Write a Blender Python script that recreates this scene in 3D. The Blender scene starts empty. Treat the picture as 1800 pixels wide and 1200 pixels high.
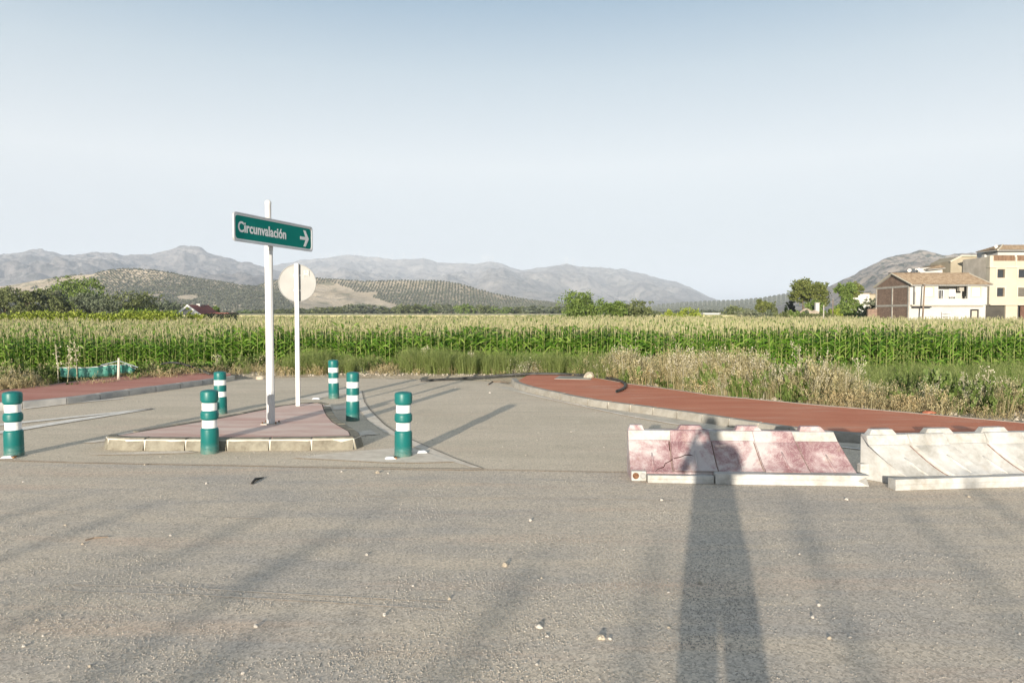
import bpy, bmesh, math, random
import numpy as np
from mathutils import Vector, Matrix, noise as mn
from mathutils.geometry import tessellate_polygon
R = math.radians
sc = bpy.context.scene
COL = sc.collection
random.seed(7); RNG = np.random.default_rng(7)

# ------------------------------------------------------------------ camera, sky, sun, exposure
PITCH = math.atan(50/1300)
CAMH = 1.65
cd = bpy.data.cameras.new('camera'); cam = bpy.data.objects.new('camera', cd); COL.objects.link(cam)
cd.sensor_width = 36; cd.lens = 26.0; cd.clip_start = 0.05; cd.clip_end = 60000
cam.location = (0, 0, CAMH); cam.rotation_euler = (math.pi/2 - PITCH, 0, 0)
sc.camera = cam
SUN_EL = R(8.5); SUN_TAN = 0.262           # shadows run forward and a little to the right
w = bpy.data.worlds.new('World'); sc.world = w; w.use_nodes = True
nt = w.node_tree; bg = nt.nodes['Background']; bg.inputs[1].default_value = 0.10
sky = nt.nodes.new('ShaderNodeTexSky'); sky.sky_type = 'NISHITA'; sky.sun_disc = False
sky.sun_elevation = SUN_EL; sky.sun_rotation = math.pi + math.atan(SUN_TAN)
sky.air_density = 1.0; sky.dust_density = 1.6; sky.ozone_density = 1.6; sky.altitude = 300
# summer haze veil: whitens the sky towards the horizon, the same all the way round
tc = nt.nodes.new('ShaderNodeTexCoord'); sx = nt.nodes.new('ShaderNodeSeparateXYZ')
nt.links.new(tc.outputs['Generated'], sx.inputs[0])
rp = nt.nodes.new('ShaderNodeValToRGB')
SKY_RAMP = [(0.0, (1.55, 1.72, 1.92, 1)), (0.09, (1.92, 2.02, 2.16, 1)), (0.19, (2.58, 2.64, 2.66, 1)), (0.30, (1.80, 2.08, 2.26, 1)), (0.38, (0.98, 1.42, 1.82, 1)), (0.55, (0.92, 1.18, 1.46, 1)), (1.0, (0.95, 1.15, 1.36, 1))]
el = rp.color_ramp.elements
while len(el) > 1: el.remove(el[-1])
el[0].position = SKY_RAMP[0][0]; el[0].color = SKY_RAMP[0][1]
for p, c in SKY_RAMP[1:]:
    e = el.new(p); e.color = c
nt.links.new(sx.outputs['Z'], rp.inputs[0])
mxs = nt.nodes.new('ShaderNodeMix'); mxs.data_type = 'RGBA'; mxs.inputs[0].default_value = 0.9
nt.links.new(sky.outputs[0], mxs.inputs[6]); nt.links.new(rp.outputs[0], mxs.inputs[7])
nt.links.new(mxs.outputs[2], bg.inputs[0])
sd = bpy.data.lights.new('sun', 'SUN'); sun = bpy.data.objects.new('sun', sd); COL.objects.link(sun)
sd.energy = 5.0; sd.angle = R(0.53); sd.color = (1.0, 0.895, 0.75)
dirv = Vector((SUN_TAN, 1, -math.tan(SUN_EL)*math.hypot(1, SUN_TAN)))
sun.rotation_euler = dirv.to_track_quat('-Z', 'Y').to_euler(); sun.location = (-30, -60, 40)
sc.view_settings.view_transform = 'Standard'; sc.view_settings.look = 'None'
sc.view_settings.gamma = 1; sc.view_settings.use_curve_mapping = False
sc.view_settings.exposure = 1.6
try:
    sc.cycles.max_bounces = 6; sc.cycles.diffuse_bounces = 3; sc.cycles.volume_bounces = 1; sc.cycles.transparent_max_bounces = 8
except Exception: pass

# ------------------------------------------------------------------ helpers
cp, sp_ = math.cos(PITCH), math.sin(PITCH)
def P(px, py, z=0.0):
    dx = (px-900)/1300; dy = -(py-600)/1300
    d = (dx, cp+dy*sp_, -sp_+dy*cp)
    t = (z-CAMH)/d[2]
    return (d[0]*t, d[1]*t)
def Z(py, Y):      # height of a point seen on row py at distance Y
    dy = -(py-600)/1300
    return CAMH + Y*(-sp_+dy*cp)/(cp+dy*sp_)
def X(px, Y): return (px-900)/1300*Y*1.0007
MATS = {}
def nmat(name, rough=0.8, spec=0.3, metal=0.0):
    m = bpy.data.materials.new(name); m.use_nodes = True; MATS[name] = m
    b = m.node_tree.nodes['Principled BSDF']
    b.inputs['Roughness'].default_value = rough; b.inputs['Metallic'].default_value = metal
    b.inputs['Specular IOR Level'].default_value = spec
    return m, m.node_tree, b
def N(t, typ, **kw):
    n = t.nodes.new(typ)
    for k, v in kw.items(): setattr(n, k, v)
    return n
def noise(t, scale, detail=4, rough=0.55, coord='Object', dist=0.0, stretch=None):
    c = N(t, 'ShaderNodeTexCoord'); n = N(t, 'ShaderNodeTexNoise')
    n.inputs['Scale'].default_value = scale; n.inputs['Detail'].default_value = detail
    n.inputs['Roughness'].default_value = rough; n.inputs['Distortion'].default_value = dist
    if stretch:
        mp = N(t, 'ShaderNodeMapping'); mp.inputs['Scale'].default_value = stretch
        t.links.new(c.outputs[coord], mp.inputs[0]); t.links.new(mp.outputs[0], n.inputs[0])
    else: t.links.new(c.outputs[coord], n.inputs[0])
    return n.outputs[0]
def ramp(t, fac, stops):
    r = N(t, 'ShaderNodeValToRGB'); e = r.color_ramp.elements
    while len(e) > 1: e.remove(e[-1])
    def c4(c): return (c, c, c, 1) if isinstance(c, (int, float)) else (*c, 1)
    e[0].position = stops[0][0]; e[0].color = c4(stops[0][1])
    for p, c in stops[1:]:
        k = e.new(p); k.color = c4(c)
    t.links.new(fac, r.inputs[0]); return r.outputs[0]
def mix(t, fac, a, b, mode='MIX'):
    m = N(t, 'ShaderNodeMix', data_type='RGBA', blend_type=mode)
    for s, v in ((0, fac), (6, a), (7, b)):
        if isinstance(v, (int, float)): m.inputs[s].default_value = v if s == 0 else (v, v, v, 1)
        elif isinstance(v, tuple): m.inputs[s].default_value = (*v, 1)
        else: t.links.new(v, m.inputs[s])
    return m.outputs[2]
def bump(t, b, h, strength=0.3, dist=0.01):
    n = N(t, 'ShaderNodeBump'); n.inputs['Strength'].default_value = strength; n.inputs['Distance'].default_value = dist
    t.links.new(h, n.inputs['Height']); t.links.new(n.outputs[0], b.inputs['Normal'])
def setc(t, b, c):
    if isinstance(c, tuple): b.inputs['Base Color'].default_value = (*c, 1)
    else: t.links.new(c, b.inputs['Base Color'])
def simple(name, c1, c2=None, scale=3.0, rough=0.7, spec=0.3, metal=0, bs=0.0, bscale=60, bdist=0.004, lo=0.35, hi=0.65, detail=5, stretch=None):
    m, t, b = nmat(name, rough, spec, metal)
    if c2 is None: setc(t, b, c1)
    else: setc(t, b, ramp(t, noise(t, scale, detail, stretch=stretch), [(lo, c1), (hi, c2)]))
    if bs: bump(t, b, noise(t, bscale, 3), bs, bdist)
    return m
def leafmat(name, c1, c2, c3=None, trans=0.25, rough=0.6):
    m, t, b = nmat(name, rough, 0.25)
    g = N(t, 'ShaderNodeNewGeometry'); oi = N(t, 'ShaderNodeObjectInfo')
    ad = N(t, 'ShaderNodeMath', operation='FRACT'); a2 = N(t, 'ShaderNodeMath', operation='ADD')
    t.links.new(g.outputs['Random Per Island'], a2.inputs[0]); t.links.new(oi.outputs['Random'], a2.inputs[1])
    t.links.new(a2.outputs[0], ad.inputs[0])
    st = [(0.0, c1), (0.6, c2)] + ([(1.0, c3)] if c3 else [])
    c = ramp(t, ad.outputs[0], st); setc(t, b, c)
    tr = N(t, 'ShaderNodeBsdfTranslucent'); t.links.new(c, tr.inputs[0])
    ms = N(t, 'ShaderNodeMixShader'); ms.inputs[0].default_value = trans
    out = t.nodes['Material Output']
    t.links.new(b.outputs[0], ms.inputs[1]); t.links.new(tr.outputs[0], ms.inputs[2]); t.links.new(ms.outputs[0], out.inputs[0])
    return m

class MB:
    def __init__(s): s.v = []; s.f = []; s.m = []
    def add(s, vs, fs, mi=0):
        o = len(s.v); s.v += [tuple(v) for v in vs]
        s.f += [tuple(i+o for i in f) for f in fs]; s.m += [mi]*len(fs)
    def box(s, x0, x1, y0, y1, z0, z1, mi=0):
        s.add([(x0,y0,z0),(x1,y0,z0),(x1,y1,z0),(x0,y1,z0),(x0,y0,z1),(x1,y0,z1),(x1,y1,z1),(x0,y1,z1)],
              [(0,3,2,1),(4,5,6,7),(0,1,5,4),(1,2,6,5),(2,3,7,6),(3,0,4,7)], mi)
    def lathe(s, prof, n=24, c=(0,0,0), caps=True, mi=0):
        vs = []; fs = []
        for r, z in prof:
            for k in range(n):
                a = 2*math.pi*k/n; vs.append((c[0]+r*math.cos(a), c[1]+r*math.sin(a), c[2]+z))
        for i in range(len(prof)-1):
            for k in range(n):
                k2 = (k+1) % n; fs.append((i*n+k, i*n+k2, (i+1)*n+k2, (i+1)*n+k))
        if caps: fs.append(tuple(range(n-1, -1, -1))); fs.append(tuple((len(prof)-1)*n+k for k in range(n)))
        s.add(vs, fs, mi)
    def tube(s, pts, r, n=8, mi=0, caps=True):
        pts = [Vector(p) for p in pts]; vs = []; fs = []
        rs = r if isinstance(r, (list, tuple)) else [r]*len(pts)
        up = Vector((0.13, 0.21, 0.97))
        for i, p in enumerate(pts):
            d = (pts[min(i+1, len(pts)-1)] - pts[max(i-1, 0)]).normalized()
            if abs(d.dot(up)) > 0.95: up = Vector((0.97, 0.1, 0.1))
            a = d.cross(up).normalized(); b = d.cross(a)
            for k in range(n):
                t = 2*math.pi*k/n; vs.append(p + (a*math.cos(t)+b*math.sin(t))*rs[i])
        for i in range(len(pts)-1):
            for k in range(n):
                k2 = (k+1) % n; fs.append((i*n+k, (i+1)*n+k, (i+1)*n+k2, i*n+k2))
        if caps: fs.append(tuple(range(n))); fs.append(tuple((len(pts)-1)*n+k for k in range(n-1, -1, -1)))
        s.add(vs, fs, mi)
    def prism(s, poly, z0, z1, mi=0, bottom=True):
        n = len(poly); tr = tessellate_polygon([[Vector((p[0], p[1], 0)) for p in poly]])
        area = sum(poly[i][0]*poly[(i+1) % n][1]-poly[(i+1) % n][0]*poly[i][1] for i in range(n))
        vs = [(p[0], p[1], z1) for p in poly]; fs = []
        for t in tr:
            a, b, c = [poly[i] for i in t]
            cr = (b[0]-a[0])*(c[1]-a[1])-(b[1]-a[1])*(c[0]-a[0])
            fs.append(tuple(t) if cr > 0 else tuple(reversed(t)))
        if z0 is not None:
            vs += [(p[0], p[1], z0) for p in poly]
            for i in range(n):
                j = (i+1) % n
                fs.append((i, j, j+n, i+n) if area < 0 else (i, i+n, j+n, j))
            if bottom: fs += [tuple(reversed([k+n for k in f])) for f in fs[:len(tr)]]
        s.add(vs, fs, mi)
    def extrude_x(s, prof, x0, x1, mi=0, skew=0):    # closed (y,z) profile along X
        n = len(prof); vs = [(x0, y, z) for y, z in prof] + [(x1, y, z) for y, z in prof]
        fs = [(i, (i+1) % n, (i+1) % n+n, i+n) for i in range(n)]
        tr = tessellate_polygon([[Vector((0, y, z)) for y, z in prof]])
        fs += [tuple(t) for t in tr] + [tuple(i+n for i in t) for t in tr]
        s.add(vs, fs, mi)
    def mesh(s, name, mats, smooth=False, fixn=True):
        me = bpy.data.meshes.new(name); me.from_pydata(s.v, [], s.f)
        for m in (mats if isinstance(mats, (list, tuple)) else [mats]): me.materials.append(m)
        if max(s.m, default=0) > 0: me.polygons.foreach_set('material_index', s.m)
        if fixn:
            bm = bmesh.new(); bm.from_mesh(me); bmesh.ops.recalc_face_normals(bm, faces=bm.faces); bm.to_mesh(me); bm.free()
        if smooth: me.shade_smooth()
        me.update(); return me
def link(name, me, parent=None):
    o = bpy.data.objects.new(name, me); COL.objects.link(o)
    if parent is not None: o.parent = parent
    return o
def obj(name, mb, mats, parent=None, smooth=False, fixn=True):
    return link(name, mb.mesh(name, mats, smooth, fixn), parent)
def autosmooth(o, ang=35):
    me = o.data; me.shade_smooth()
    try: me.set_sharp_from_angle(angle=R(ang))
    except Exception: pass
    return o
def bevel(o, wd, seg=2):
    b = o.modifiers.new('bevel', 'BEVEL'); b.width = wd; b.segments = seg; b.limit_method = 'ANGLE'; b.angle_limit = R(35)
    return o
def tag(o, label=None, cat=None, group=None, kind=None):
    if label: o['label'] = label
    if cat: o['category'] = cat
    if group: o['group'] = group
    if kind: o['kind'] = kind
    return o
def empty(name, loc=(0,0,0), rz=0, label=None, cat=None, group=None):
    o = bpy.data.objects.new(name, None); COL.objects.link(o); o.location = loc; o.rotation_euler = (0, 0, rz)
    o.empty_display_size = 0.2
    return tag(o, label, cat, group)
def dup(o, parent=None):
    c = o.copy(); COL.objects.link(c)
    if parent is not None: c.parent = parent
    for ch in [x for x in bpy.data.objects if x.parent == o]: dup(ch, c)
    return c
def dupfast(o, kids):
    c = o.copy(); COL.objects.link(c)
    for k in kids:
        d = k.copy(); COL.objects.link(d); d.parent = c
    return c
def npmesh(name, V, F, mats, mi=None, smooth=False):
    me = bpy.data.meshes.new(name); F = np.asarray(F, dtype=np.int32); V = np.asarray(V, dtype=np.float32)
    me.vertices.add(len(V)); me.vertices.foreach_set('co', V.ravel())
    k = F.shape[1]; me.loops.add(F.size); me.loops.foreach_set('vertex_index', F.ravel())
    me.polygons.add(len(F)); me.polygons.foreach_set('loop_start', np.arange(0, F.size, k, dtype=np.int32))
    for m in (mats if isinstance(mats, (list, tuple)) else [mats]): me.materials.append(m)
    if mi is not None: me.polygons.foreach_set('material_index', np.asarray(mi, dtype=np.int32))
    me.update(calc_edges=True); me.validate()
    if smooth: me.shade_smooth()
    return me

def gn_scatter(name, pts, rots, scls, idx, protos, kind='stuff'):
    """one object: instances of the prototype meshes on given points"""
    me = bpy.data.meshes.new(name); n = len(pts)
    me.vertices.add(n); me.vertices.foreach_set('co', np.asarray(pts, dtype=np.float32).ravel())
    a = me.attributes.new('rot', 'FLOAT_VECTOR', 'POINT'); a.data.foreach_set('vector', np.asarray(rots, dtype=np.float32).ravel())
    a = me.attributes.new('scl', 'FLOAT_VECTOR', 'POINT'); a.data.foreach_set('vector', np.asarray(scls, dtype=np.float32).ravel())
    a = me.attributes.new('idx', 'INT', 'POINT'); a.data.foreach_set('value', np.asarray(idx, dtype=np.int32))
    o = link(name, me); tag(o, kind=kind)
    c = bpy.data.collections.new(name+'_kinds')
    for i, pm in enumerate(protos):
        c.objects.link(bpy.data.objects.new('%s_kind_%02d' % (name, i), pm))
    g = bpy.data.node_groups.new(name, 'GeometryNodeTree')
    g.interface.new_socket('Geometry', in_out='INPUT', socket_type='NodeSocketGeometry')
    g.interface.new_socket('Geometry', in_out='OUTPUT', socket_type='NodeSocketGeometry')
    gi = g.nodes.new('NodeGroupInput'); go = g.nodes.new('NodeGroupOutput')
    ip = g.nodes.new('GeometryNodeInstanceOnPoints'); ci = g.nodes.new('GeometryNodeCollectionInfo')
    ci.inputs['Collection'].default_value = c; ci.inputs['Separate Children'].default_value = True; ci.inputs['Reset Children'].default_value = True
    def na(nm, ty):
        x = g.nodes.new('GeometryNodeInputNamedAttribute'); x.data_type = ty; x.inputs['Name'].default_value = nm
        return [q for q in x.outputs if q.enabled and q.name == 'Attribute'][0]
    e2r = g.nodes.new('FunctionNodeEulerToRotation')
    g.links.new(na('rot', 'FLOAT_VECTOR'), e2r.inputs[0])
    g.links.new(gi.outputs[0], ip.inputs['Points']); g.links.new(ci.outputs[0], ip.inputs['Instance'])
    ip.inputs['Pick Instance'].default_value = True
    g.links.new(na('idx', 'INT'), ip.inputs['Instance Index'])
    g.links.new(e2r.outputs[0], ip.inputs['Rotation']); g.links.new(na('scl', 'FLOAT_VECTOR'), ip.inputs['Scale'])
    g.links.new(ip.outputs[0], go.inputs[0])
    md = o.modifiers.new('scatter', 'NODES'); md.node_group = g
    return o

def interp(x, xs, ys): return float(np.interp(x, xs, ys))
def fbm(x, y, z=0.0, o=4): return mn.fractal(Vector((x, y, z)), 1.0, 2.0, o)

# ------------------------------------------------------------------ materials of the setting
def asphalt(name, dust, grey, brown, gritty=1.0):
    m, t, b = nmat(name, 0.9, 0.2)
    big = noise(t, 0.30, 6, 0.62, stretch=(1, 1.6, 1)); mid = noise(t, 1.7, 6, 0.68, stretch=(0.35, 1.9, 1), dist=0.4)
    f = mix(t, 0.5, big, mid)
    base = ramp(t, f, [(0.41, grey), (0.56, dust)])
    base = mix(t, ramp(t, noise(t, 1.1, 7, 0.7, stretch=(0.22, 1.6, 1)), [(0.54, 0.0), (0.70, 0.75)]), base, brown)
    base = mix(t, ramp(t, noise(t, 0.8, 8, 0.75, dist=1.2), [(0.60, 0.0), (0.70, 0.45)]), base, tuple(x*0.72 for x in grey))
    vo = N(t, 'ShaderNodeTexVoronoi'); vo.inputs['Scale'].default_value = 85
    c = N(t, 'ShaderNodeTexCoord'); t.links.new(c.outputs['Object'], vo.inputs[0])
    rnd = ramp(t, vo.outputs['Color'], [(0.12, 1-0.5*gritty), (0.5, 1.0), (0.88, 1+0.4*gritty)])
    col = mix(t, 0.8, base, rnd, 'MULTIPLY')
    fine = ramp(t, noise(t, 240, 2), [(0.35, 0.78), (0.65, 1.2)])
    col = mix(t, 0.5, col, fine, 'MULTIPLY'); setc(t, b, col)
    h = mix(t, 0.5, vo.outputs['Distance'], noise(t, 130, 3))
    bump(t, b, h, 0.5*gritty, 0.004)
    return m
m_road = asphalt('asphalt_worn', (0.60, 0.51, 0.40), (0.47, 0.42, 0.36), (0.60, 0.455, 0.345), 0.8)
m_junc = asphalt('asphalt_dusty', (0.64, 0.545, 0.42), (0.56, 0.48, 0.365), (0.62, 0.50, 0.38), 0.6)
def redmat(name, ca, cb, pale, k):
    m, t, b = nmat(name, 0.9, 0.15)
    c = ramp(t, noise(t, 0.9, 5, stretch=(0.6, 1.8, 1)), [(0.35, ca), (0.65, cb)])
    dust = ramp(t, noise(t, 1.7, 6, 0.7, stretch=(0.5, 2.5, 1)), [(k, 0.0), (k+0.22, 0.85)])
    c = mix(t, dust, c, pale)
    sp = ramp(t, noise(t, 160, 2), [(0.35, 0.8), (0.68, 1.2)])
    setc(t, b, mix(t, 0.6, c, sp, 'MULTIPLY')); bump(t, b, noise(t, 120, 3), 0.6, 0.005)
    return m
m_red = redmat('red_paving', (0.51, 0.18, 0.105), (0.59, 0.245, 0.15), (0.62, 0.43, 0.33), 0.54)
m_redpale = redmat('faded_red_paving', (0.58, 0.36, 0.30), (0.66, 0.47, 0.40), (0.74, 0.61, 0.53), 0.40)
m_redleft = redmat('dusty_red_paving', (0.46, 0.19, 0.145), (0.54, 0.27, 0.21), (0.6, 0.44, 0.36), 0.54)
def kerbm(name, a, bb):
    m, t, b = nmat(name, 0.9, 0.2)
    c = ramp(t, noise(t, 7, 6, 0.65), [(0.33, a), (0.62, bb)])
    c = mix(t, ramp(t, noise(t, 2.2, 5, 0.7), [(0.45, 0.0), (0.75, 0.5)]), c, (0.22, 0.19, 0.145))
    setc(t, b, c); bump(t, b, noise(t, 90, 4), 0.35, 0.003)
    return m
m_kerb = kerbm('kerb_concrete', (0.24, 0.225, 0.195), (0.33, 0.315, 0.28))
m_kerb_isl = kerbm('island_kerb_concrete', (0.14, 0.125, 0.095), (0.27, 0.255, 0.205))
m_mortar = simple('mortar', (0.5, 0.47, 0.41), (0.58, 0.55, 0.48), 10, 0.9)
m_gutter = simple('gutter_concrete', (0.50, 0.445, 0.36), (0.64, 0.58, 0.48), 3, 0.9, bs=0.7, bscale=110, bdist=0.006, detail=9)
m_linepaint = simple('worn_white_paint', (0.72, 0.66, 0.57), (0.90, 0.85, 0.77), 9, 0.8, detail=8, bs=0.6, bscale=110, bdist=0.006)
m_pale = simple('pale_dusty_paint', (0.62, 0.54, 0.44), (0.76, 0.68, 0.57), 7, 0.9, detail=8, bs=0.7, bscale=110, bdist=0.006)
m_tan = simple('tan_dust_strip', (0.50, 0.42, 0.33), (0.62, 0.53, 0.42), 5, 0.9, detail=8, bs=0.7, bscale=110, bdist=0.006)
m_dirt = simple('dry_dirt', (0.30, 0.245, 0.17), (0.46, 0.40, 0.30), 1.6, 0.95, detail=9, bs=0.8, bscale=14, bdist=0.05)
m_field = simple('field_soil', (0.12, 0.10, 0.055), (0.26, 0.22, 0.12), 0.02, 0.95, detail=9)
m_white = simple('white_paint', (0.78, 0.77, 0.74), (0.84, 0.83, 0.80), 3, 0.5)

# ------------------------------------------------------------------ ground
YBX = [-60, -20, -10, -8.6, -7.4, -6.6, -3, 0, 0.7, 2.5, 3.7, 5.0, 6.0, 7.1, 12, 30, 60]
YBY = [13.2, 13.4, 14.4, 16.4, 18.3, 18.9, 19.1, 18.8, 18.6, 15.8, 13.7, 12.2, 11.4, 10.35, 10.2, 10.1, 10.1]
FIELDZ = -0.85
def yb(x): return np.interp(x, YBX, YBY)
def gz(x, y):
    d = y - yb(x)
    s = np.clip((d-1.0)/9.0, 0, 1); s = s*s*(3-2*s)
    onr = np.clip((d+0.35)/0.45, 0, 1)
    return np.where(d < -0.35, -0.06, -0.06 + 0.12*onr + s*(FIELDZ-0.06))
def ground_z(x, y):
    z = float(gz(x, y)); d = y - float(yb(x))
    if d > 0.3 and y < 60: z += 0.05*fbm(x*0.9, y*0.9, 3.1)*min(1, d)
    return z
xs = np.concatenate([[-30000, -12000, -5000, -2000, -800, -300, -120, -60], np.arange(-40, 40.01, 0.5), [60, 120, 300, 800, 2000, 5000, 12000, 30000]])
ys = np.concatenate([[-6000, -2000, -600, -150, -60, -30, 0, 6], np.arange(9, 36, 0.4), [40, 50, 70, 120, 300, 800, 2000, 5000, 12000, 30000]])
V = [(x, y, ground_z(x, y) if y > 8.5 else -0.06) for y in ys for x in xs]
nx = len(xs)
F = [(j*nx+i, j*nx+i+1, (j+1)*nx+i+1, (j+1)*nx+i) for j in range(len(ys)-1) for i in range(nx-1)]
mi = [0 if (ys[j] < 34 and -60 <= xs[i] <= 60) else 1 for j in range(len(ys)-1) for i in range(nx-1)]
g = link('ground', npmesh('ground', V, F, [m_dirt, m_field], mi, True)); tag(g, kind='structure')

# kerb lines, front top edge
KR = [P(*p, 0.13) for p in [(899, 664), (903, 670), (912, 674), (932, 680), (980, 690), (1027, 700.5), (1080, 707), (1180, 720), (1305, 738.5), (1380, 749.5), (1455, 758.5), (1530, 763.5)]] + [(5.6, 9.05), (8, 8.92), (14, 8.85), (40, 8.85)]
KL = [(-40, 12.3), (-14, 12.5)] + [P(*p, 0.13) for p in [(0, 709), (85, 701), (129, 697.5), (170, 692), (206, 687), (239, 683), (297, 675.5), (375, 665.5), (414, 659.5)]]
FAR = [P(*p) for p in [(414, 667), (450, 666), (500, 664), (560, 663), (620, 665), (700, 666), (760, 668), (820, 669), (870, 671), (893, 676)]]
def resample(pl, step):
    pl = [Vector(p) for p in pl]; out = [pl[0].copy()]; acc = 0
    L = [0]
    for a, b in zip(pl, pl[1:]): L.append(L[-1]+(b-a).length)
    n = max(1, round(L[-1]/step)); res = []
    for k in range(n+1):
        s = L[-1]*k/n
        i = min(max(0, int(np.searchsorted(L, s))-1), len(pl)-2)
        t = (s-L[i])/max(1e-9, (L[i+1]-L[i])); res.append(pl[i].lerp(pl[i+1], t))
    return res
def smooth_poly(pl, it=2):
    for _ in range(it):
        q = [pl[0]]
        for a, b in zip(pl, pl[1:]):
            a, b = Vector(a), Vector(b); q += [a.lerp(b, 0.25), a.lerp(b, 0.75)]
        pl = q + [pl[-1]]
    return [Vector(p) for p in pl]
def offset(pl, d, closed=False):
    out = []; n = len(pl)
    for i in range(n):
        a = pl[(i-1) % n] if closed else pl[max(i-1, 0)]; b = pl[(i+1) % n] if closed else pl[min(i+1, n-1)]
        t = (Vector(b)-Vector(a)).normalized(); out.append(Vector(pl[i]) + Vector((-t.y, t.x))*d)
    return out
road_poly = [(-60, -80), (60, -80), (60, 9.0)] + [(p[0], p[1]+0.03) for p in reversed(KR)] + list(reversed(FAR)) + [(p[0]-0.02, p[1]+0.04) for p in reversed(KL)] + [(-60, 12.3)]
mb = MB(); mb.prism(road_poly, -0.04, 0.0); tag(obj('road', mb, m_road), kind='structure')
# newer layer of asphalt laid in the side road
JE = [P(-900, 800), P(0, 807), P(150, 812), P(420, 817), P(700, 822), P(845, 824), P(1100, 829), P(1500, 836), P(2400, 850)]
jp = [tuple(p) for p in JE] + [(p[0], p[1]+0.02) for p in reversed(KR[:-1])] + [(p[0], p[1]-0.03) for p in reversed(FAR)] + [(p[0]-0.01, p[1]+0.03) for p in reversed(KL[1:])]
mb = MB(); mb.prism(jp, None, 0.006); tag(obj('road_side', mb, m_junc), kind='structure')
def strip(a, b): return list(a)+list(reversed(b))
def flat(name, polys, z, m):
    mb = MB()
    for p in polys: mb.prism([tuple(q) for q in p], None, z)
    return tag(obj(name, mb, m), kind='structure')
def pxs(l, z=0): return [P(x, y, z) for x, y in l]
def band(pl, wd):      # strip of width wd along a px polyline
    pl = [Vector(p) for p in pl]; return strip(offset(pl, wd/2), offset(pl, -wd/2))
flat('road_joint', [band(pxs([(-200, 805), (0, 808.5), (150, 813), (420, 818), (700, 824), (845, 826)]), 0.05),
                    band(pxs([(845, 825), (1000, 828), (1110, 830)]), 0.03)], 0.0085, m_tan)
flat('tan_edge_band', [pxs([(525, 702), (575, 690), (612, 683), (635, 687), (640, 707), (650, 722), (675, 747), (697, 762), (737, 780), (800, 807), (847, 824), (830, 823), (787, 810), (737, 790), (692, 767), (675, 760), (647, 740), (632, 720), (620, 700), (612, 692), (585, 696), (550, 704)])], 0.0105, m_pale)
flat('thin_joint_line', [band(pxs([(637, 688), (641, 707), (652, 722), (677, 747), (700, 763), (740, 781), (803, 808), (850, 825)]), 0.015)], 0.0135, simple('dark_joint', (0.16, 0.13, 0.10), (0.3, 0.25, 0.2), 8, 0.9))
flat('road_markings', [pxs([(512, 806), (595, 797), (692, 789), (725, 789), (750, 797), (800, 813), (740, 815), (675, 814.5), (575, 809)]),
                       pxs([(631, 760), (652, 757), (664, 765), (634, 767)]), pxs([(585, 715), (607, 714), (612, 720), (586, 721)]),
                       pxs([(150, 801), (257, 795.5), (330, 794), (345, 797), (262, 800)]),
                       pxs([(145, 779), (184, 773), (186, 777), (160, 780)]),
                       ], 0.0145, m_pale)
flat('lane_lines', [pxs([(-60, 752), (0, 746), (130, 733), (268, 718.5), (268, 720), (130, 735.5), (0, 749.5), (-60, 756)]),
                    pxs([(-60, 770), (0, 759), (120, 739), (268, 718.7), (268, 720.2), (120, 744), (0, 764), (-60, 777)]),
                    pxs([(40, 718), (130, 708), (217, 700.5), (217, 701.7), (130, 710), (40, 720.5)]),
                    band(pxs([(915, 690.5), (960, 701), (1022, 714), (1100, 731), (1180, 745), (1280, 761), (1380, 774), (1460, 784.5), (1530, 793)])+[(5.2, 8.0), (9, 7.85), (30, 7.8)], 0.065)], 0.0165, m_linepaint)
gut_in = [Vector(p) for p in KR[1:]]
flat('gutter', [strip([(p[0], p[1]) for p in pxs([(870, 680), (905, 689), (960, 699.5), (1022, 712), (1100, 729), (1180, 743), (1280, 759), (1380, 772), (1460, 782.5), (1530, 791)])+[(5.2, 8.05), (9, 7.92), (30, 7.86)]],
               [tuple(p) for p in offset(KR[1:], -0.02)])], 0.0112, m_gutter)
m_fd = simple('faint_dust', (0.50, 0.43, 0.35), (0.74, 0.64, 0.53), 4, 0.9, detail=9, bs=0.8, bscale=110, bdist=0.006)
flat('dust_streaks', [band(pxs(l), w_) for l, w_ in (([(80, 1035), (110, 1027), (300, 1031), (500, 1043), (800, 1058)], 0.012), ([(80, 1036), (150, 1040), (340, 1045), (560, 1057), (790, 1072)], 0.011), ([(600, 871), (800, 874.5), (1000, 876), (1190, 879)], 0.012), ([(740, 846), (840, 849), (905, 850)], 0.012), ([(0, 835), (200, 837), (380, 836)], 0.01), ([(390, 909), (460, 910)], 0.014))], 0.003, m_fd)

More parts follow.
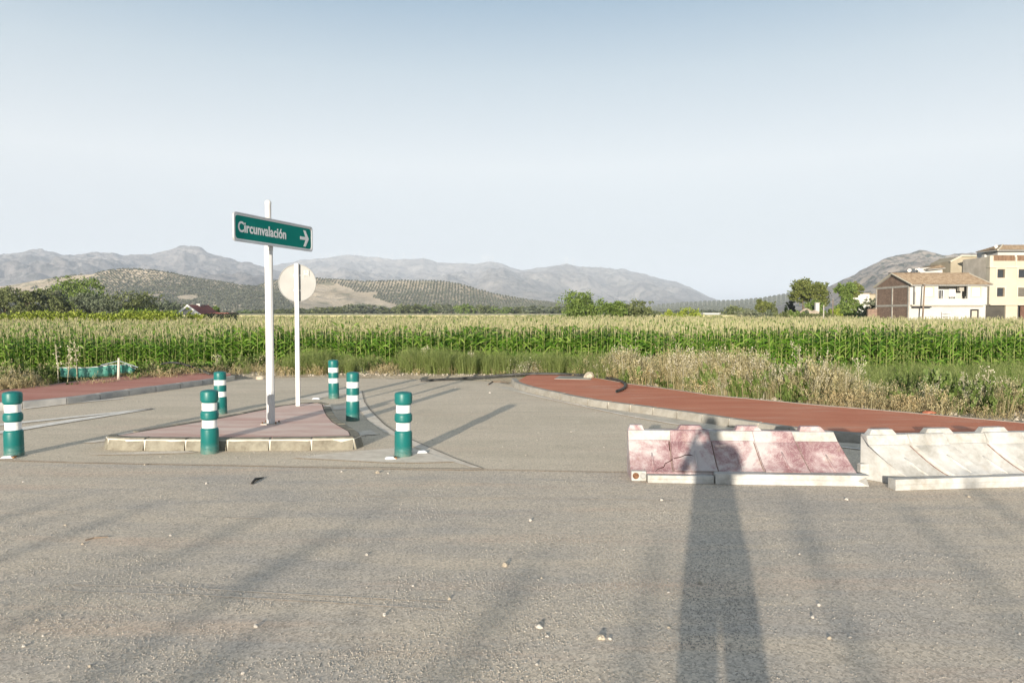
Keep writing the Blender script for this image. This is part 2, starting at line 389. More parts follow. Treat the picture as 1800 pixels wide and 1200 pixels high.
# kerbs with single stones
def kerb_stone(a, c, b, wd, zt, slope, name, parent, mat):
    """stone along a-c-b (outer top edge), inner side to the left"""
    mb = MB(); vs = []
    pts = [a, c, b]
    for i, p in enumerate(pts):
        t = (pts[min(i+1, 2)]-pts[max(i-1, 0)]).normalized(); nrm = Vector((-t.y, t.x))
        for off, z in ((-slope, -0.03), (-slope*0.9, 0.02), (-0.004, zt-0.022), (0.014, zt-0.002), (wd, zt), (wd, -0.03)):
            q = p + nrm*off; vs.append((q.x, q.y, z))
    k = 6; fs = []
    for i in range(2):
        for j in range(k): fs.append((i*k+j, i*k+(j+1) % k, (i+1)*k+(j+1) % k, (i+1)*k+j))
    fs += [tuple(range(k)), tuple(range(3*k-1, 2*k-1, -1))]
    mb.add(vs, fs)
    return autosmooth(obj(name, mb, mat, parent), 40)
def kerb_run(pl, step, wd, zt, slope, parent, mat, closed=False, x0=-13, x1=13):
    rs = resample(pl, step/6)
    i = 0; n = len(rs)
    while i+6 < n+0:
        a, c, b = rs[i], rs[i+3], rs[i+6]
        g_ = (b-a).normalized()*0.008*(1+random.random())
        if x0 < a.x < x1:
            o = kerb_stone(a+g_, c, b-g_, wd, zt+random.uniform(-.003, .003), slope, 'kerbstone', parent, mat)
        i += 6
pr = MB(); KRs = smooth_poly(KR[:-1], 1)
rin = offset(KRs, 0.125)
RBACK = [P(947, 656.5, .13), P(1000, 656.5, .13), P(1050, 664, .13), P(1105, 674, .13), P(1175, 683, .13), P(1250, 694, .13), P(1433, 711, .13), P(1586, 723.5, .13), P(1800, 742.5, .13), (9, 10.1), (14, 9.95), (30, 9.9)]
mb = MB(); mb.prism([tuple(p) for p in rin[2:]] + [(30, 9.9)] + [tuple(p) for p in reversed(RBACK[:-1])] + [P(925, 660, .13)], -0.05, 0.126)
pav = obj('pavement_right', mb, m_red); tag(pav, kind='structure')
kerb_run(KRs, 0.5, 0.115, 0.13, 0.02, pav, m_kerb)
mb = MB(); mb.prism([tuple(p) for p in band(RBACK, 0.05)], -0.05, 0.134); obj('edging', mb, m_kerb, pav)
mb = MB(); mb.prism([tuple(p) for p in strip(offset(KRs, 0.015), offset(KRs, 0.11))], -0.03, 0.118); obj('mortar_bed', mb, m_mortar, pav)
KLs = smooth_poly(KL, 1); lin = offset(KLs, 0.125)
LBACK = [(-40, 14.2), (-14, 14.3), P(0, 686, .13), P(40, 681, .13), P(112, 672.5, .13), P(205, 661.5, .13), P(265, 657.5, .13), P(300, 655.5, .13), P(365, 655.5, .13), P(405, 656, .13)]
mb = MB(); mb.prism([tuple(p) for p in lin] + [tuple(p) for p in reversed(LBACK)], -0.05, 0.126)
pal = obj('pavement_left', mb, m_redleft); tag(pal, kind='structure')
kerb_run(KLs, 0.72, 0.115, 0.13, 0.01, pal, simple('grey_kerb_concrete', (0.27, 0.27, 0.26), (0.38, 0.37, 0.35), 5, 0.9, bs=0.3), x0=-15)
mb = MB(); mb.prism([tuple(p) for p in strip(offset(KLs, 0.02), offset(KLs, 0.11))], -0.03, 0.12); obj('mortar_bed', mb, m_mortar, pal)
mb = MB(); mb.prism([tuple(p) for p in band(LBACK, 0.05)], -0.05, 0.134); obj('edging', mb, m_kerb, pal)
# traffic island
ISL = [P(x, y, .15) for x, y in [(187, 765), (190, 768), (222, 769.8), (300, 770.5), (412, 770.5), (540, 769.8), (600, 769), (622, 768.3), (634, 763.5), (630, 756), (617, 749), (600, 739.5), (589, 728), (583, 717), (580, 709.5), (566, 705.8), (530, 707), (485, 712), (400, 729), (350, 738), (250, 754), (207, 761), (192, 763)]]
ISL = [Vector(p) for p in ISL]
isl_in = offset(ISL, 0.12, True)
mb = MB(); mb.prism([tuple(p) for p in offset(ISL, 0.10, True)], -0.02, 0.144)
isl = obj('traffic_island', mb, m_redpale); tag(isl, kind='structure')
kerb_run(ISL[1:8], 0.5, 0.115, 0.15, 0.035, isl, m_kerb_isl)
kerb_run(ISL[8:15], 0.5, 0.115, 0.15, 0.035, isl, m_kerb_isl)
kerb_run(ISL[15:23], 0.6, 0.115, 0.15, 0.035, isl, m_kerb_isl)
def rb_(a, b, c_): kerb_stone(a, c_, b, 0.10, 0.15, 0.035, 'kerbstone', isl, m_kerb_isl)
rb_(ISL[7], ISL[8], (ISL[7]+ISL[8])/2); rb_(ISL[14], ISL[15], (ISL[14]+ISL[15])/2); rb_(ISL[22], ISL[1], ISL[0])
mb = MB(); mb.prism([tuple(p) for p in strip(offset(ISL, -0.005, True)+[offset(ISL, -0.005, True)[0]], offset(ISL, 0.11, True)+[offset(ISL, 0.11, True)[0]])], -0.02, 0.136)
obj('mortar_bed', mb, m_mortar, isl)
mb = MB(); mb.prism([tuple(p) for p in strip(offset(ISL, 0.118, True)+[offset(ISL, 0.118, True)[0]], offset(ISL, 0.132, True)+[offset(ISL, 0.132, True)[0]])], 0.10, 0.1465)
obj('tar_joint', mb, simple('tar', (0.05, 0.035, 0.03)), isl)
#@@PART2
# ------------------------------------------------------------------ hills and mountains
def hgt(spec, x, y):
    """height of the range at world x, y"""
    Dc, Df, sk, seed, amp, fr, exp_ = spec['Dc'], spec['Df'], spec['sky'], spec['seed'], spec['amp'], spec['fr'], spec.get('exp', 1.0)
    px = 900+1300*x/y
    crest_y = interp(px, [p[0] for p in sk], [p[1] for p in sk])
    zc = CAMH + (550-crest_y)*Dc/1300
    if y <= Dc: v = max(0.0, (y-Df)/(Dc-Df)); s = v**exp_*(1-0.12*math.sin(v*math.pi*1.0))
    else: v = max(0.0, 1-(y-Dc)/(Dc-Df)); s = v*v*(3-2*v)
    n1 = fbm(x*fr, y*fr*0.6, seed, 5); rid = 1-abs(fbm(x*fr*2.1+5, y*fr*1.1, seed+3, 5))*2
    m = v*(1-v)*4 if y <= Dc else 0
    z = -1.5 + (zc+1.5)*s + zc*amp*m*(n1*0.8+(rid-0.6)*0.55) + zc*spec.get('crag', 0.012)*(fbm(x*fr*9, y*fr*9, seed, 4)-1.3*abs(fbm(x*fr*5, y*fr*4, seed+9, 4))+0.3)*min(1, v*2)*(1 if y < Dc-1 else 0.4)
    return z
def make_range(name, spec, px0, px1, nxn, nyn, mat):
    V = []; vs = [k/nyn for k in range(nyn+1)] + [1.06, 1.15, 1.3, 1.55, 1.9]
    for v in vs:
        y = spec['Df'] + v*(spec['Dc']-spec['Df'])
        for i in range(nxn+1):
            px = px0+(px1-px0)*i/nxn; x = (px-900)/1300*y
            V.append((x, y, hgt(spec, x, y) if v > 0 else -6))
    n = nxn+1; F = [(j*n+i, j*n+i+1, (j+1)*n+i+1, (j+1)*n+i) for j in range(len(vs)-1) for i in range(nxn)]
    o = link(name, npmesh(name, V, F, mat, None, True)); tag(o, kind='structure'); return o
def rockmat(name, a, b_, veg, k, sc1, sc2, vegamt=0.8):
    m, t, b = nmat(name, 0.95, 0.1)
    c = ramp(t, noise(t, sc1, 9, 0.65), [(0.38, a), (0.62, b_)])
    f = ramp(t, noise(t, sc2, 10, 0.72, stretch=(1, 1, 1.6)), [(k, 0.0), (k+0.07, vegamt)])
    setc(t, b, mix(t, f, c, veg)); bump(t, b, noise(t, sc2*2, 8, 0.75), 1.0, 0.12/sc2)
    return m
m_mtA = rockmat('grey_mountain_rock', (0.12, 0.11, 0.11), (0.235, 0.215, 0.205), (0.055, 0.06, 0.06), 0.50, 0.004, 0.018, 0.9)
m_mtB = rockmat('pale_mountain_rock', (0.14, 0.125, 0.115), (0.27, 0.245, 0.22), (0.065, 0.065, 0.055), 0.51, 0.003, 0.012, 0.9)
m_mtC = rockmat('scrubby_mountain_rock', (0.21, 0.18, 0.155), (0.34, 0.295, 0.25), (0.06, 0.07, 0.05), 0.49, 0.006, 0.032, 0.95)
m_soil = rockmat('olive_grove_soil', (0.38, 0.315, 0.225), (0.54, 0.455, 0.345), (0.18, 0.18, 0.115), 0.53, 0.012, 0.02, 0.7)
m_soil2 = rockmat('green_grove_soil', (0.30, 0.29, 0.19), (0.36, 0.33, 0.23), (0.17, 0.19, 0.12), 0.50, 0.01, 0.04, 0.8)
spA = dict(Dc=6200, Df=3200, seed=1.3, amp=0.30, fr=0.0010, exp=0.9, crag=0.05, sky=[(-600, 470), (-200, 462), (-60, 456), (0, 449), (25, 445), (60, 443), (75, 442), (95, 444), (110, 447), (130, 450), (180, 444), (200, 444), (218, 449), (235, 448), (270, 447), (300, 440), (315, 436), (325, 432), (335, 434), (345, 437), (370, 445), (400, 453), (430, 459), (450, 464), (480, 474), (520, 487), (600, 505), (700, 530), (800, 549), (900, 556)])
make_range('mountain_grey', spA, -500, 900, 560, 100, m_mtA)
spB = dict(Dc=9000, Df=4600, seed=7.7, amp=0.34, fr=0.0007, exp=0.85, crag=0.035, sky=[(200, 500), (400, 480), (500, 464), (530, 458), (560, 455), (600, 449.5), (615, 448), (650, 452), (690, 456), (720, 456), (745, 454), (770, 461), (800, 464), (840, 463), (862, 460), (880, 463), (900, 470), (915, 474), (935, 473), (960, 469), (995, 464), (1010, 467), (1030, 470), (1055, 470), (1080, 473), (1105, 477), (1130, 482), (1160, 491), (1190, 498), (1210, 505), (1240, 520), (1262, 529), (1300, 541), (1350, 553), (1500, 556)])
make_range('mountain_pale', spB, 250, 1400, 560, 100, m_mtB)
spC = dict(Dc=2700, Df=1500, seed=4.1, amp=0.30, fr=0.0022, exp=0.95, crag=0.05, sky=[(1250, 556), (1330, 545), (1380, 530), (1400, 522), (1440, 508), (1460, 502), (1480, 491), (1500, 484), (1510, 476), (1525, 469), (1545, 459), (1560, 453), (1580, 448), (1600, 443), (1612, 440), (1625, 441), (1640, 445), (1655, 450), (1672, 448), (1690, 446), (1715, 446), (1750, 452), (1800, 462), (1900, 480), (2200, 520)])
make_range('mountain_rocky', spC, 1240, 2250, 360, 90, m_mtC)
spD = dict(Dc=3300, Df=2000, seed=2.2, amp=0.08, fr=0.001, exp=0.9, crag=0.0, sky=[(900, 556), (1060, 548), (1120, 541), (1160, 536), (1200, 532), (1250, 529.5), (1300, 528), (1340, 524), (1390, 515), (1420, 512), (1500, 510), (1600, 512), (1800, 530), (2000, 550)])
make_range('hill_far', spD, 900, 1900, 160, 24, m_soil2)
spE = dict(Dc=1750, Df=1420, seed=9.4, amp=0.16, fr=0.0030, exp=0.9, crag=0.006, sky=[(-700, 530), (-300, 520), (0, 504), (30, 500), (60, 494), (100, 488), (140, 484), (165, 482), (185, 477), (205, 474), (220, 473), (250, 474), (275, 476), (290, 478), (320, 484), (350, 490), (400, 497), (450, 504), (500, 512), (560, 522), (640, 540), (700, 552)])
make_range('olive_hill', spE, -650, 740, 220, 50, m_soil)
spF = dict(Dc=1900, Df=1540, seed=5.9, amp=0.14, fr=0.0028, exp=0.9, crag=0.005, sky=[(330, 553), (400, 520), (450, 504), (480, 494), (520, 490), (555, 489.5), (600, 492), (640, 495), (700, 493.5), (760, 494), (780, 495), (810, 500), (840, 509), (870, 517), (920, 526), (980, 533), (1050, 540), (1120, 545), (1200, 550), (1300, 556)])
make_range('olive_hill_east', spF, 330, 1300, 200, 50, m_soil)

# olive trees in rows over the hills
OL = leafmat('olive_leaves', (0.07, 0.08, 0.05), (0.11, 0.12, 0.08), (0.15, 0.16, 0.11), 0.15)
def blobcard(n, rad, ls, seed, mats, flat_=0.85, trunk=True):
    rg = np.random.default_rng(seed); mb = MB()
    for k in range(n):
        d = rg.normal(size=3); d /= np.linalg.norm(d); r = rad*(0.55+0.45*rg.random())*(1+0.25*math.sin(3*math.atan2(d[1], d[0])+seed))
        c = d*r; c[2] = c[2]*flat_+rad*1.05
        a = rg.normal(size=3); a /= np.linalg.norm(a); b = np.cross(a, rg.normal(size=3)); b /= np.linalg.norm(b)
        s = ls*(0.6+0.8*rg.random()); mb.add([c-a*s-b*s, c+a*s-b*s, c+a*s+b*s, c-a*s+b*s], [(0,1,2,3)])
    return mb.mesh('olive', mats, False, False)
olp = [blobcard(30, 2.0, 0.85, s, OL) for s in range(5)]
def inpoly(x, y, poly):
    c = False; n = len(poly)
    for i in range(n):
        x1, y1 = poly[i]; x2, y2 = poly[(i+1) % n]
        if (y1 > y) != (y2 > y) and x < (x2-x1)*(y-y1)/(y2-y1)+x1: c = not c
    return c
BARE = [[(560, 500), (585, 497), (640, 518), (700, 538), (690, 543), (640, 536), (560, 545), (520, 545), (500, 520), (530, 500)],
        [(60, 500), (135, 485), (170, 481), (165, 487), (120, 497), (70, 508)], [(0, 512), (60, 508), (90, 505), (90, 515), (0, 518)]]
def grove(name, spec, x0, x1, sp, rot, jit=1.1, zone2=None):
    pts = []
    for i in range(-175, 75):
        for j in range(-30, 56):
            u = i*sp + (j % 2)*sp*0.5; v = j*sp*1.3
            x = u + v*rot; y = spec['Df']+v+22*math.sin(u*0.006)-0.25*u*abs(rot)
            if not (spec['Df']+8 < y < spec['Dc']+22): continue
            px = 900+1300*x/y
            if not (x0 < px < x1): continue
            if fbm(x*0.01, y*0.01, 8.8, 3) > 0.62: continue
            if random.random() < 0.06: continue
            x += random.uniform(-jit, jit); y += random.uniform(-jit, jit)
            z = hgt(spec, x, y); py = 550-(z-CAMH)*1300/y
            if any(inpoly(px, py, q) for q in BARE): continue
            pts.append((x, y, z-0.3))
    n = len(pts); sc_ = RNG.uniform(0.75, 1.2, n)*np.array([1.18-0.32*((p[1]-spec['Df'])/(spec['Dc']-spec['Df'])) for p in pts])
    return gn_scatter(name, pts, np.c_[np.zeros((n, 2)), RNG.uniform(0, 6.28, n)], np.c_[sc_, sc_, sc_*0.95], RNG.integers(0, 5, n), olp)
o = grove('olive_grove', spE, -60, 700, 6.6, 0.30)
o = grove('olive_grove_east', spF, 400, 1280, 7.6, -0.45)
def grove_far():
    pts = []
    for i in range(0, 260):
        for j in range(0, 60):
            y = 2060+j*21; px = 1140+i*1.35; x = (px-900)/1300*y
            if (i//3) % 2 and j > 30: continue
            pts.append((x, y, hgt(spD, x, y)))
    n = len(pts)
    s = RNG.uniform(1.0, 1.5, n)
    return gn_scatter('olive_grove_far', pts, np.zeros((n, 3)), np.c_[s, s, s*0.8], RNG.integers(0, 5, n), olp)
grove_far()

# haze: one closed box of pale air
mh = bpy.data.materials.new('haze_air'); mh.use_nodes = True; th = mh.node_tree
for n_ in list(th.nodes):
    if n_.type != 'OUTPUT_MATERIAL': th.nodes.remove(n_)
pv = th.nodes.new('ShaderNodeVolumePrincipled'); pv.inputs['Density'].default_value = HAZE = 0.00011
pv.inputs['Color'].default_value = (0.74, 0.83, 0.97, 1); pv.inputs['Anisotropy'].default_value = 0.0
th.links.new(pv.outputs[0], th.nodes['Material Output'].inputs['Volume'])
mb = MB(); mb.box(-33000, 33000, -8000, 33000, -9, 900)
hz = obj('haze', mb, mh); tag(hz, kind='stuff')
hz.display_type = 'WIRE'

# wind turbines on the ridge
m_turb = simple('pale_grey_steel', (0.36, 0.36, 0.37))
tur = empty('wind_turbine', (0, 0, 0))
mb = MB(); mb.lathe([(1.9, 0), (1.1, 52)], 8); obj('tower', mb, m_turb, tur)
mb = MB(); mb.box(-1.6, 1.6, -4, 3, 51, 54.5); obj('nacelle', mb, m_turb, tur)
for k in range(3):
    a = R(90+120*k); mb = MB()
    mb.tube([(0, -5, 53), (math.cos(a)*12, -5, 53+math.sin(a)*12), (math.cos(a)*26, -5, 53+math.sin(a)*26)], [0.7, 1.1, 0.3], 4); obj('blade', mb, m_turb, tur)
TP = [565, 574, 581, 590, 601, 612, 624, 633, 640, 649, 666, 680, 690, 711, 728, 747, 769, 849, 854, 859, 866, 994, 997, 1007]
kids = [x for x in bpy.data.objects if x.parent == tur]
for i, px in enumerate(TP):
    t = tur if i == 0 else dupfast(tur, kids)
    x = (px-900)/1300*9000*0.995; y = 9000*0.995
    t.location = (x, y, hgt(spB, x, y)-3); t.rotation_euler = (0, 0, random.uniform(-0.5, 0.5))
    s = random.uniform(0.85, 1.15) if px < 840 else 1.35; t.scale = (s, s, s)
    if px < 800: tag(t, 'white wind turbine in the long row along the ridge left of centre', 'wind turbine', 'wind turbines along the far ridge')
    elif px < 900: tag(t, 'white wind turbine in the tight cluster above the middle of the ridge', 'wind turbine', 'clustered wind turbines on the mid ridge')
    else: tag(t, 'white wind turbine on the pale summit above the round bush', 'wind turbine', 'wind turbines on the pale summit')

# ------------------------------------------------------------------ corn
m_cornleaf = leafmat('corn_leaf', (0.045, 0.115, 0.012), (0.115, 0.23, 0.026), (0.24, 0.35, 0.07), 0.25, 0.4)
m_tassel = leafmat('corn_tassel', (0.42, 0.39, 0.21), (0.54, 0.49, 0.31), (0.26, 0.32, 0.10), 0.25, 0.8)
m_cornstalk = simple('corn_stalk', (0.15, 0.20, 0.05), (0.30, 0.31, 0.12), 6, 0.6)
def ribbon(mb, pts, wds, side, mi=0):
    vs = []
    for p, w_ in zip(pts, wds): vs += [p-side*w_, p+side*w_]
    mb.add(vs, [(2*i, 2*i+1, 2*i+3, 2*i+2) for i in range(len(pts)-1)], mi)
def corn_mesh(seed, tassel=True, low=False):
    r = random.Random(seed); mb = MB(); H = 1.68*r.uniform(0.86, 1.08)
    mb.tube([(0, 0, -0.05), (r.uniform(-.02, .02), r.uniform(-.02, .02), H*0.6), (r.uniform(-.03, .03), r.uniform(-.03, .03), H)], [0.016, 0.012, 0.007], 5, 1)
    nl = 15; a0 = r.random()*6.28
    for k in range(nl):
        z = H*(0.10+0.86*k/nl); a = a0 + (k % 2)*math.pi + r.uniform(-.6, .6)
        L = (0.70 if k < 11 else 0.5)*r.uniform(0.8, 1.15); up = r.uniform(0.5, 0.95) if k > 4 else r.uniform(0.2, 0.7)
        d = Vector((math.cos(a), math.sin(a), 0)); side = Vector((-math.sin(a), math.cos(a), r.choice((-1, 1))*r.uniform(0.3, 1.6))).normalized()
        pts = []; 
        for s in (0, 0.3, 0.62, 1.0):
            pts.append(Vector((0, 0, z)) + d*(L*s*0.72) + Vector((0, 0, L*(up*s*1.15 - (0.55+0.75*(1-up))*s*s))))
        ribbon(mb, pts, [0.013, 0.038, 0.032, 0.003], side, 0)
    return mb, H
def tassel_mesh(seed, H, mb=None, mi=0):
    r = random.Random(seed+99); mb = mb or MB()
    mb.tube([(0, 0, H-0.02), (0, 0, H+0.24)], [0.009, 0.004], 4, mi, False)
    for k in range(5):
        a = r.random()*6.28; d = Vector((math.cos(a), math.sin(a), 0)); L = r.uniform(0.11, 0.20); z = H+0.04+0.02*k
        side = Vector((-math.sin(a), math.cos(a), 0.2))
        pts = [Vector((0, 0, z)), Vector((0, 0, z))+d*L*0.18+Vector((0, 0, L*0.6)), Vector((0, 0, z))+d*L*0.42+Vector((0, 0, L*1.05))]
        ribbon(mb, pts, [0.006, 0.011, 0.005], side, mi)
    return mb
cornp = []; cornt = []; cornfull = []
for s in range(7):
    mb, H = corn_mesh(s); cornp.append(mb.mesh('corn_plant', [m_cornleaf, m_cornstalk], True, False))
    cornt.append(tassel_mesh(s, H).mesh('tassel', m_tassel, False, False))
    mb, H = corn_mesh(s); tassel_mesh(s, H, mb, 2); cornfull.append(mb.mesh('corn', [m_cornleaf, m_cornstalk, m_tassel], True, False))
CORN0 = 30.2
def cornscale(x, y):
    s = 1.0 + 0.12*fbm(x*0.22, y*0.22, 1.0, 4)
    if x < -12.8 and y < 40: s *= 0.86+0.14*max(0, min(1, (y-33)/7))
    return s
k = 0
for row, y0 in enumerate((CORN0, CORN0+0.75)):
    x = -22.2
    while x < 22.2 and k < 300:
        x += random.uniform(0.21, 0.29)
        xx, yy = x, y0+random.uniform(-.12, .12)+0.25*math.sin(x*0.7+1)
        v = random.randrange(7); s = cornscale(xx, yy)*random.uniform(0.93, 1.05)
        p = link('corn_plant', cornp[v]); p.location = (xx, yy, ground_z(xx, yy)); p.rotation_euler = (random.uniform(-.05, .05), random.uniform(-.05, .05), random.uniform(0, 6.28)); p.scale = (s, s, s)
        tag(p, 'tall green corn plant with a straw tassel along the front edge of the field', 'corn plant', 'corn plants along the front edge of the field')
        link('tassel', cornt[v], p); k += 1
pts = []; rot = []; scl = []
y = CORN0+0.25; row = 0
def cornend(px): return interp(px, [-100, 0, 418, 424, 1000, 1500, 1545, 1560, 1900], [57, 58, 61, 96, 112, 108, 100, 80, 74])
while y < 114:
    step = 0.19 if y < 36 else 0.24 if y < 50 else (0.42 if y < 80 else 0.75)
    hw = y*0.74+2; x = -hw
    while x < hw:
        x += step*random.uniform(0.8, 1.2)
        if y > cornend(900+1300*x/y): continue
        xx, yy = x, y+random.uniform(-.12, .12)
        s = cornscale(xx, yy)*random.uniform(0.92, 1.06)
        wx = 1.0 if y < 50 else (1.6 if y < 80 else 2.4)
        pts.append((xx, yy, ground_z(xx, yy) if y < 45 else FIELDZ)); rot.append((random.uniform(-.06, .06), random.uniform(-.06, .06), random.uniform(0, 6.28))); scl.append((s*wx, s*wx, s))
    y += 0.5 if y < 36 else 0.75 if y < 60 else 1.3; row += 1
gn_scatter('corn_field', pts, rot, scl, RNG.integers(0, 7, len(pts)), cornfull)
print('corn', len(pts))
# farther fields
m_farcrop = simple('far_crop', (0.42, 0.38, 0.20), (0.52, 0.47, 0.28), 0.6, 0.9)
m_farside = simple('far_crop_side', (0.05, 0.09, 0.02), (0.10, 0.15, 0.035), 1.2, 0.9, detail=8)
mb = MB(); mb.box(-330, 190, 230, 620, FIELDZ-0.3, 0.95)
tag(obj('crop_field', mb, m_farcrop), kind='structure')
pts = []
for i in range(2600):
    x = random.uniform(-330, 190); y = 229+random.uniform(-1.5, 1.0); pts.append((x, y, FIELDZ+random.uniform(-0.2, 0.1)))
n = len(pts); gn_scatter('far_corn_field', pts, np.c_[np.zeros((n, 2)), RNG.uniform(0, 6.28, n)], np.c_[np.full(n, 1.6), np.full(n, 1.6), RNG.uniform(0.95, 1.1, n)], RNG.integers(0, 7, n), cornp)

# ------------------------------------------------------------------ trees, bushes, hedges
LM = {
 'oak': leafmat('dark_green_leaves', (0.08, 0.10, 0.036), (0.13, 0.155, 0.058), (0.20, 0.225, 0.10)),
 'poplar': leafmat('bright_green_leaves', (0.085, 0.14, 0.025), (0.145, 0.21, 0.045), (0.22, 0.28, 0.08)),
 'olive': leafmat('grey_green_leaves', (0.10, 0.12, 0.07), (0.16, 0.18, 0.11), (0.23, 0.24, 0.17)),
 'pine': leafmat('pine_needles', (0.085, 0.11, 0.025), (0.145, 0.17, 0.04), (0.21, 0.23, 0.065)),
 'lime': leafmat('yellow_green_leaves', (0.15, 0.20, 0.025), (0.24, 0.30, 0.04), (0.34, 0.38, 0.08)),
 'dark': leafmat('very_dark_needles', (0.02, 0.03, 0.02), (0.035, 0.05, 0.03), (0.05, 0.07, 0.045)),
 'blue': leafmat('blue_green_leaves', (0.09, 0.11, 0.065), (0.13, 0.155, 0.095), (0.18, 0.21, 0.14)),
 'rust': leafmat('dry_brown_leaves', (0.25, 0.13, 0.05), (0.33, 0.2, 0.09)),
}
m_bark = simple('bark', (0.10, 0.075, 0.05), (0.2, 0.16, 0.11), 8, 0.9, bs=0.5, bscale=20, bdist=0.02)
def crown(H, W, lobes, n, ls, seed, zlow=0.15, shape='round', clump=26):
    """leaf cards in clumps, clumps over the surface of a few uneven lobes"""
    rg = np.random.default_rng(seed); C = []
    lob = []
    for k in range(lobes):
        t = (k+0.5)/lobes; a = rg.random()*6.28
        if shape == 'cone': zz = zlow+(1-zlow)*t*0.9; rr = W/2*(1-t)*0.75+0.12*W; off = 0.04*W
        elif shape == 'column': zz = zlow+(1-zlow)*t*0.92; rr = W/2*(0.85-0.4*t); off = 0.08*W
        elif shape == 'low': zz = zlow+0.3+rg.random()*0.35; rr = W*rg.uniform(0.2, 0.32); off = W/2*rg.uniform(0.1, 0.72)
        else: zz = zlow+(1-zlow)*rg.uniform(0.2, 0.82); rr = W*rg.uniform(0.15, 0.26); off = W/2*rg.uniform(0.05, 0.68)*(1.15-abs(zz-0.5))
        rz = min(rr*0.85, H*(1-zz)*0.95+0.05*H, ) if shape not in ('cone', 'column') else rr*1.15
        lob.append((off*math.cos(a), off*math.sin(a), zz*H, rr, max(rz, 0.12*H)))
    n = int(n*1.5); nc = n//clump; per = clump
    ar = np.array([l[3]**2 for l in lob]); ar /= ar.sum()
    pick = rg.choice(lobes, nc, p=ar); lobA = np.array(lob)[pick]
    d = rg.normal(size=(nc, 3)); d /= np.linalg.norm(d, axis=1)[:, None]
    rr = (0.62+0.45*rg.random(nc))[:, None]
    cc = lobA[:, :3] + d*rr*np.c_[lobA[:, 3], lobA[:, 3], lobA[:, 4]]
    cr = (0.16+0.16*rg.random(nc))*lobA[:, 3]
    P_ = np.repeat(cc, per, 0) + rg.normal(size=(nc*per, 3))*np.repeat(cr, per)[:, None]*0.6
    P_[:, 2] = np.clip(P_[:, 2], 0.02*H, H*1.03)
    P_[:, 2] *= H/np.percentile(P_[:, 2], 99.3)
    for ax in (0, 1):
        lo_, hi_ = np.percentile(P_[:, ax], [1, 99]); P_[:, ax] = (P_[:, ax]-(lo_+hi_)/2)*(W/(hi_-lo_))
    m = len(P_); nrm = rg.normal(size=(m, 3)); nrm[:, 2] += 0.5; nrm[:, 1] -= 0.5; nrm /= np.linalg.norm(nrm, axis=1)[:, None]
    a = np.cross(nrm, rg.normal(size=(m, 3))); a /= np.linalg.norm(a, axis=1)[:, None]; b = np.cross(nrm, a)
    s = (ls*(0.55+0.8*rg.random(m)))[:, None]
    V = np.stack([P_-a*s, P_-b*s*0.55, P_+a*s, P_+b*s*0.55], 1).reshape(-1, 3)
    return V, np.arange(m*4).reshape(-1, 4), lob
def tree(name, label, px, Y, pytop, wpx, kind, seed, n=1400, shape='round', lobes=7, zlow=0.12, trunk=0.25, group=None, cat='tree', pybase=None, lsk=1.0, zb=FIELDZ):
    x = X(px, Y); H = Z(pytop, Y)-zb; W = wpx*Y/1300
    root = empty(name, (x, Y, zb), 0, label, cat, group)
    ls = max(0.085, Y/1300*2.0)*lsk
    V, F, lob = crown(H, W, lobes, n, ls, seed, zlow, shape)
    link('crown' if cat == 'tree' else 'foliage', npmesh('crown', V, F, LM[kind]), root)
    mb = MB(); r0 = max(0.05, W*0.035)
    mb.tube([(0, 0, -0.2), (0.02*W, 0.01, H*0.3), (0, 0.02*W, H*0.62)], [r0, r0*0.75, r0*0.3], 8)
    obj('trunk' if cat == 'tree' else 'stem', mb, m_bark, root, True)
    if cat == 'tree' and n > 500:
        for l in lob[:5]:
            mb = MB(); mb.tube([(0, 0, H*0.22), (l[0]*0.5, l[1]*0.5, (H*0.22+l[2])/2*1.02), (l[0], l[1], l[2])], [r0*0.5, r0*0.35, r0*0.1], 6); obj('limb', mb, m_bark, root, True)
    return root
T = tree
# left cluster behind the hedge
T('broadleaf_tree', 'dark olive green tree cut off at the left edge of the picture', 8, 172, 506, 64, 'oak', 11, 2600, lobes=9)
T('broadleaf_tree', 'broad olive green tree second from the left edge behind the hedge', 50, 165, 509, 66, 'oak', 12, 2600, lobes=9)
T('broadleaf_tree', 'rounded brownish green tree between the broad tree and the tall poplar', 90, 175, 511, 58, 'olive', 13, 2400, lobes=8)
T('poplar_tree', 'tallest bright green tree of the clump at left', 142, 205, 489, 92, 'poplar', 14, 4200, lobes=11)
T('broadleaf_tree', 'grey green tree in front of the tallest poplar', 158, 168, 516, 60, 'blue', 15, 2400, lobes=8)
T('broadleaf_tree', 'small dark tree below the left side of the poplar', 118, 160, 522, 44, 'oak', 21, 1800, lobes=7)
T('broadleaf_tree', 'wide dark green tree at the right of the clump', 222, 170, 514, 92, 'oak', 16, 3400, lobes=11)
T('broadleaf_tree', 'low blue green tree right of the tree clump', 186, 158, 527, 56, 'blue', 17, 1800, lobes=7)
T('broadleaf_tree', 'distant bluish tree between the clump and the white gable', 290, 330, 530, 48, 'blue', 18, 1300, lobes=8)
T('broadleaf_tree', 'distant dark tree just left of the white gable', 262, 340, 533, 36, 'blue', 19, 900)
T('garden_tree', 'small green tree behind the red roof of the gabled house', 377, 262, 539, 18, 'poplar', 20, 700)
T('climbing_bush', 'bush growing up in front of the white gable', 333, 236, 542, 8, 'lime', 22, 300, cat='bush')
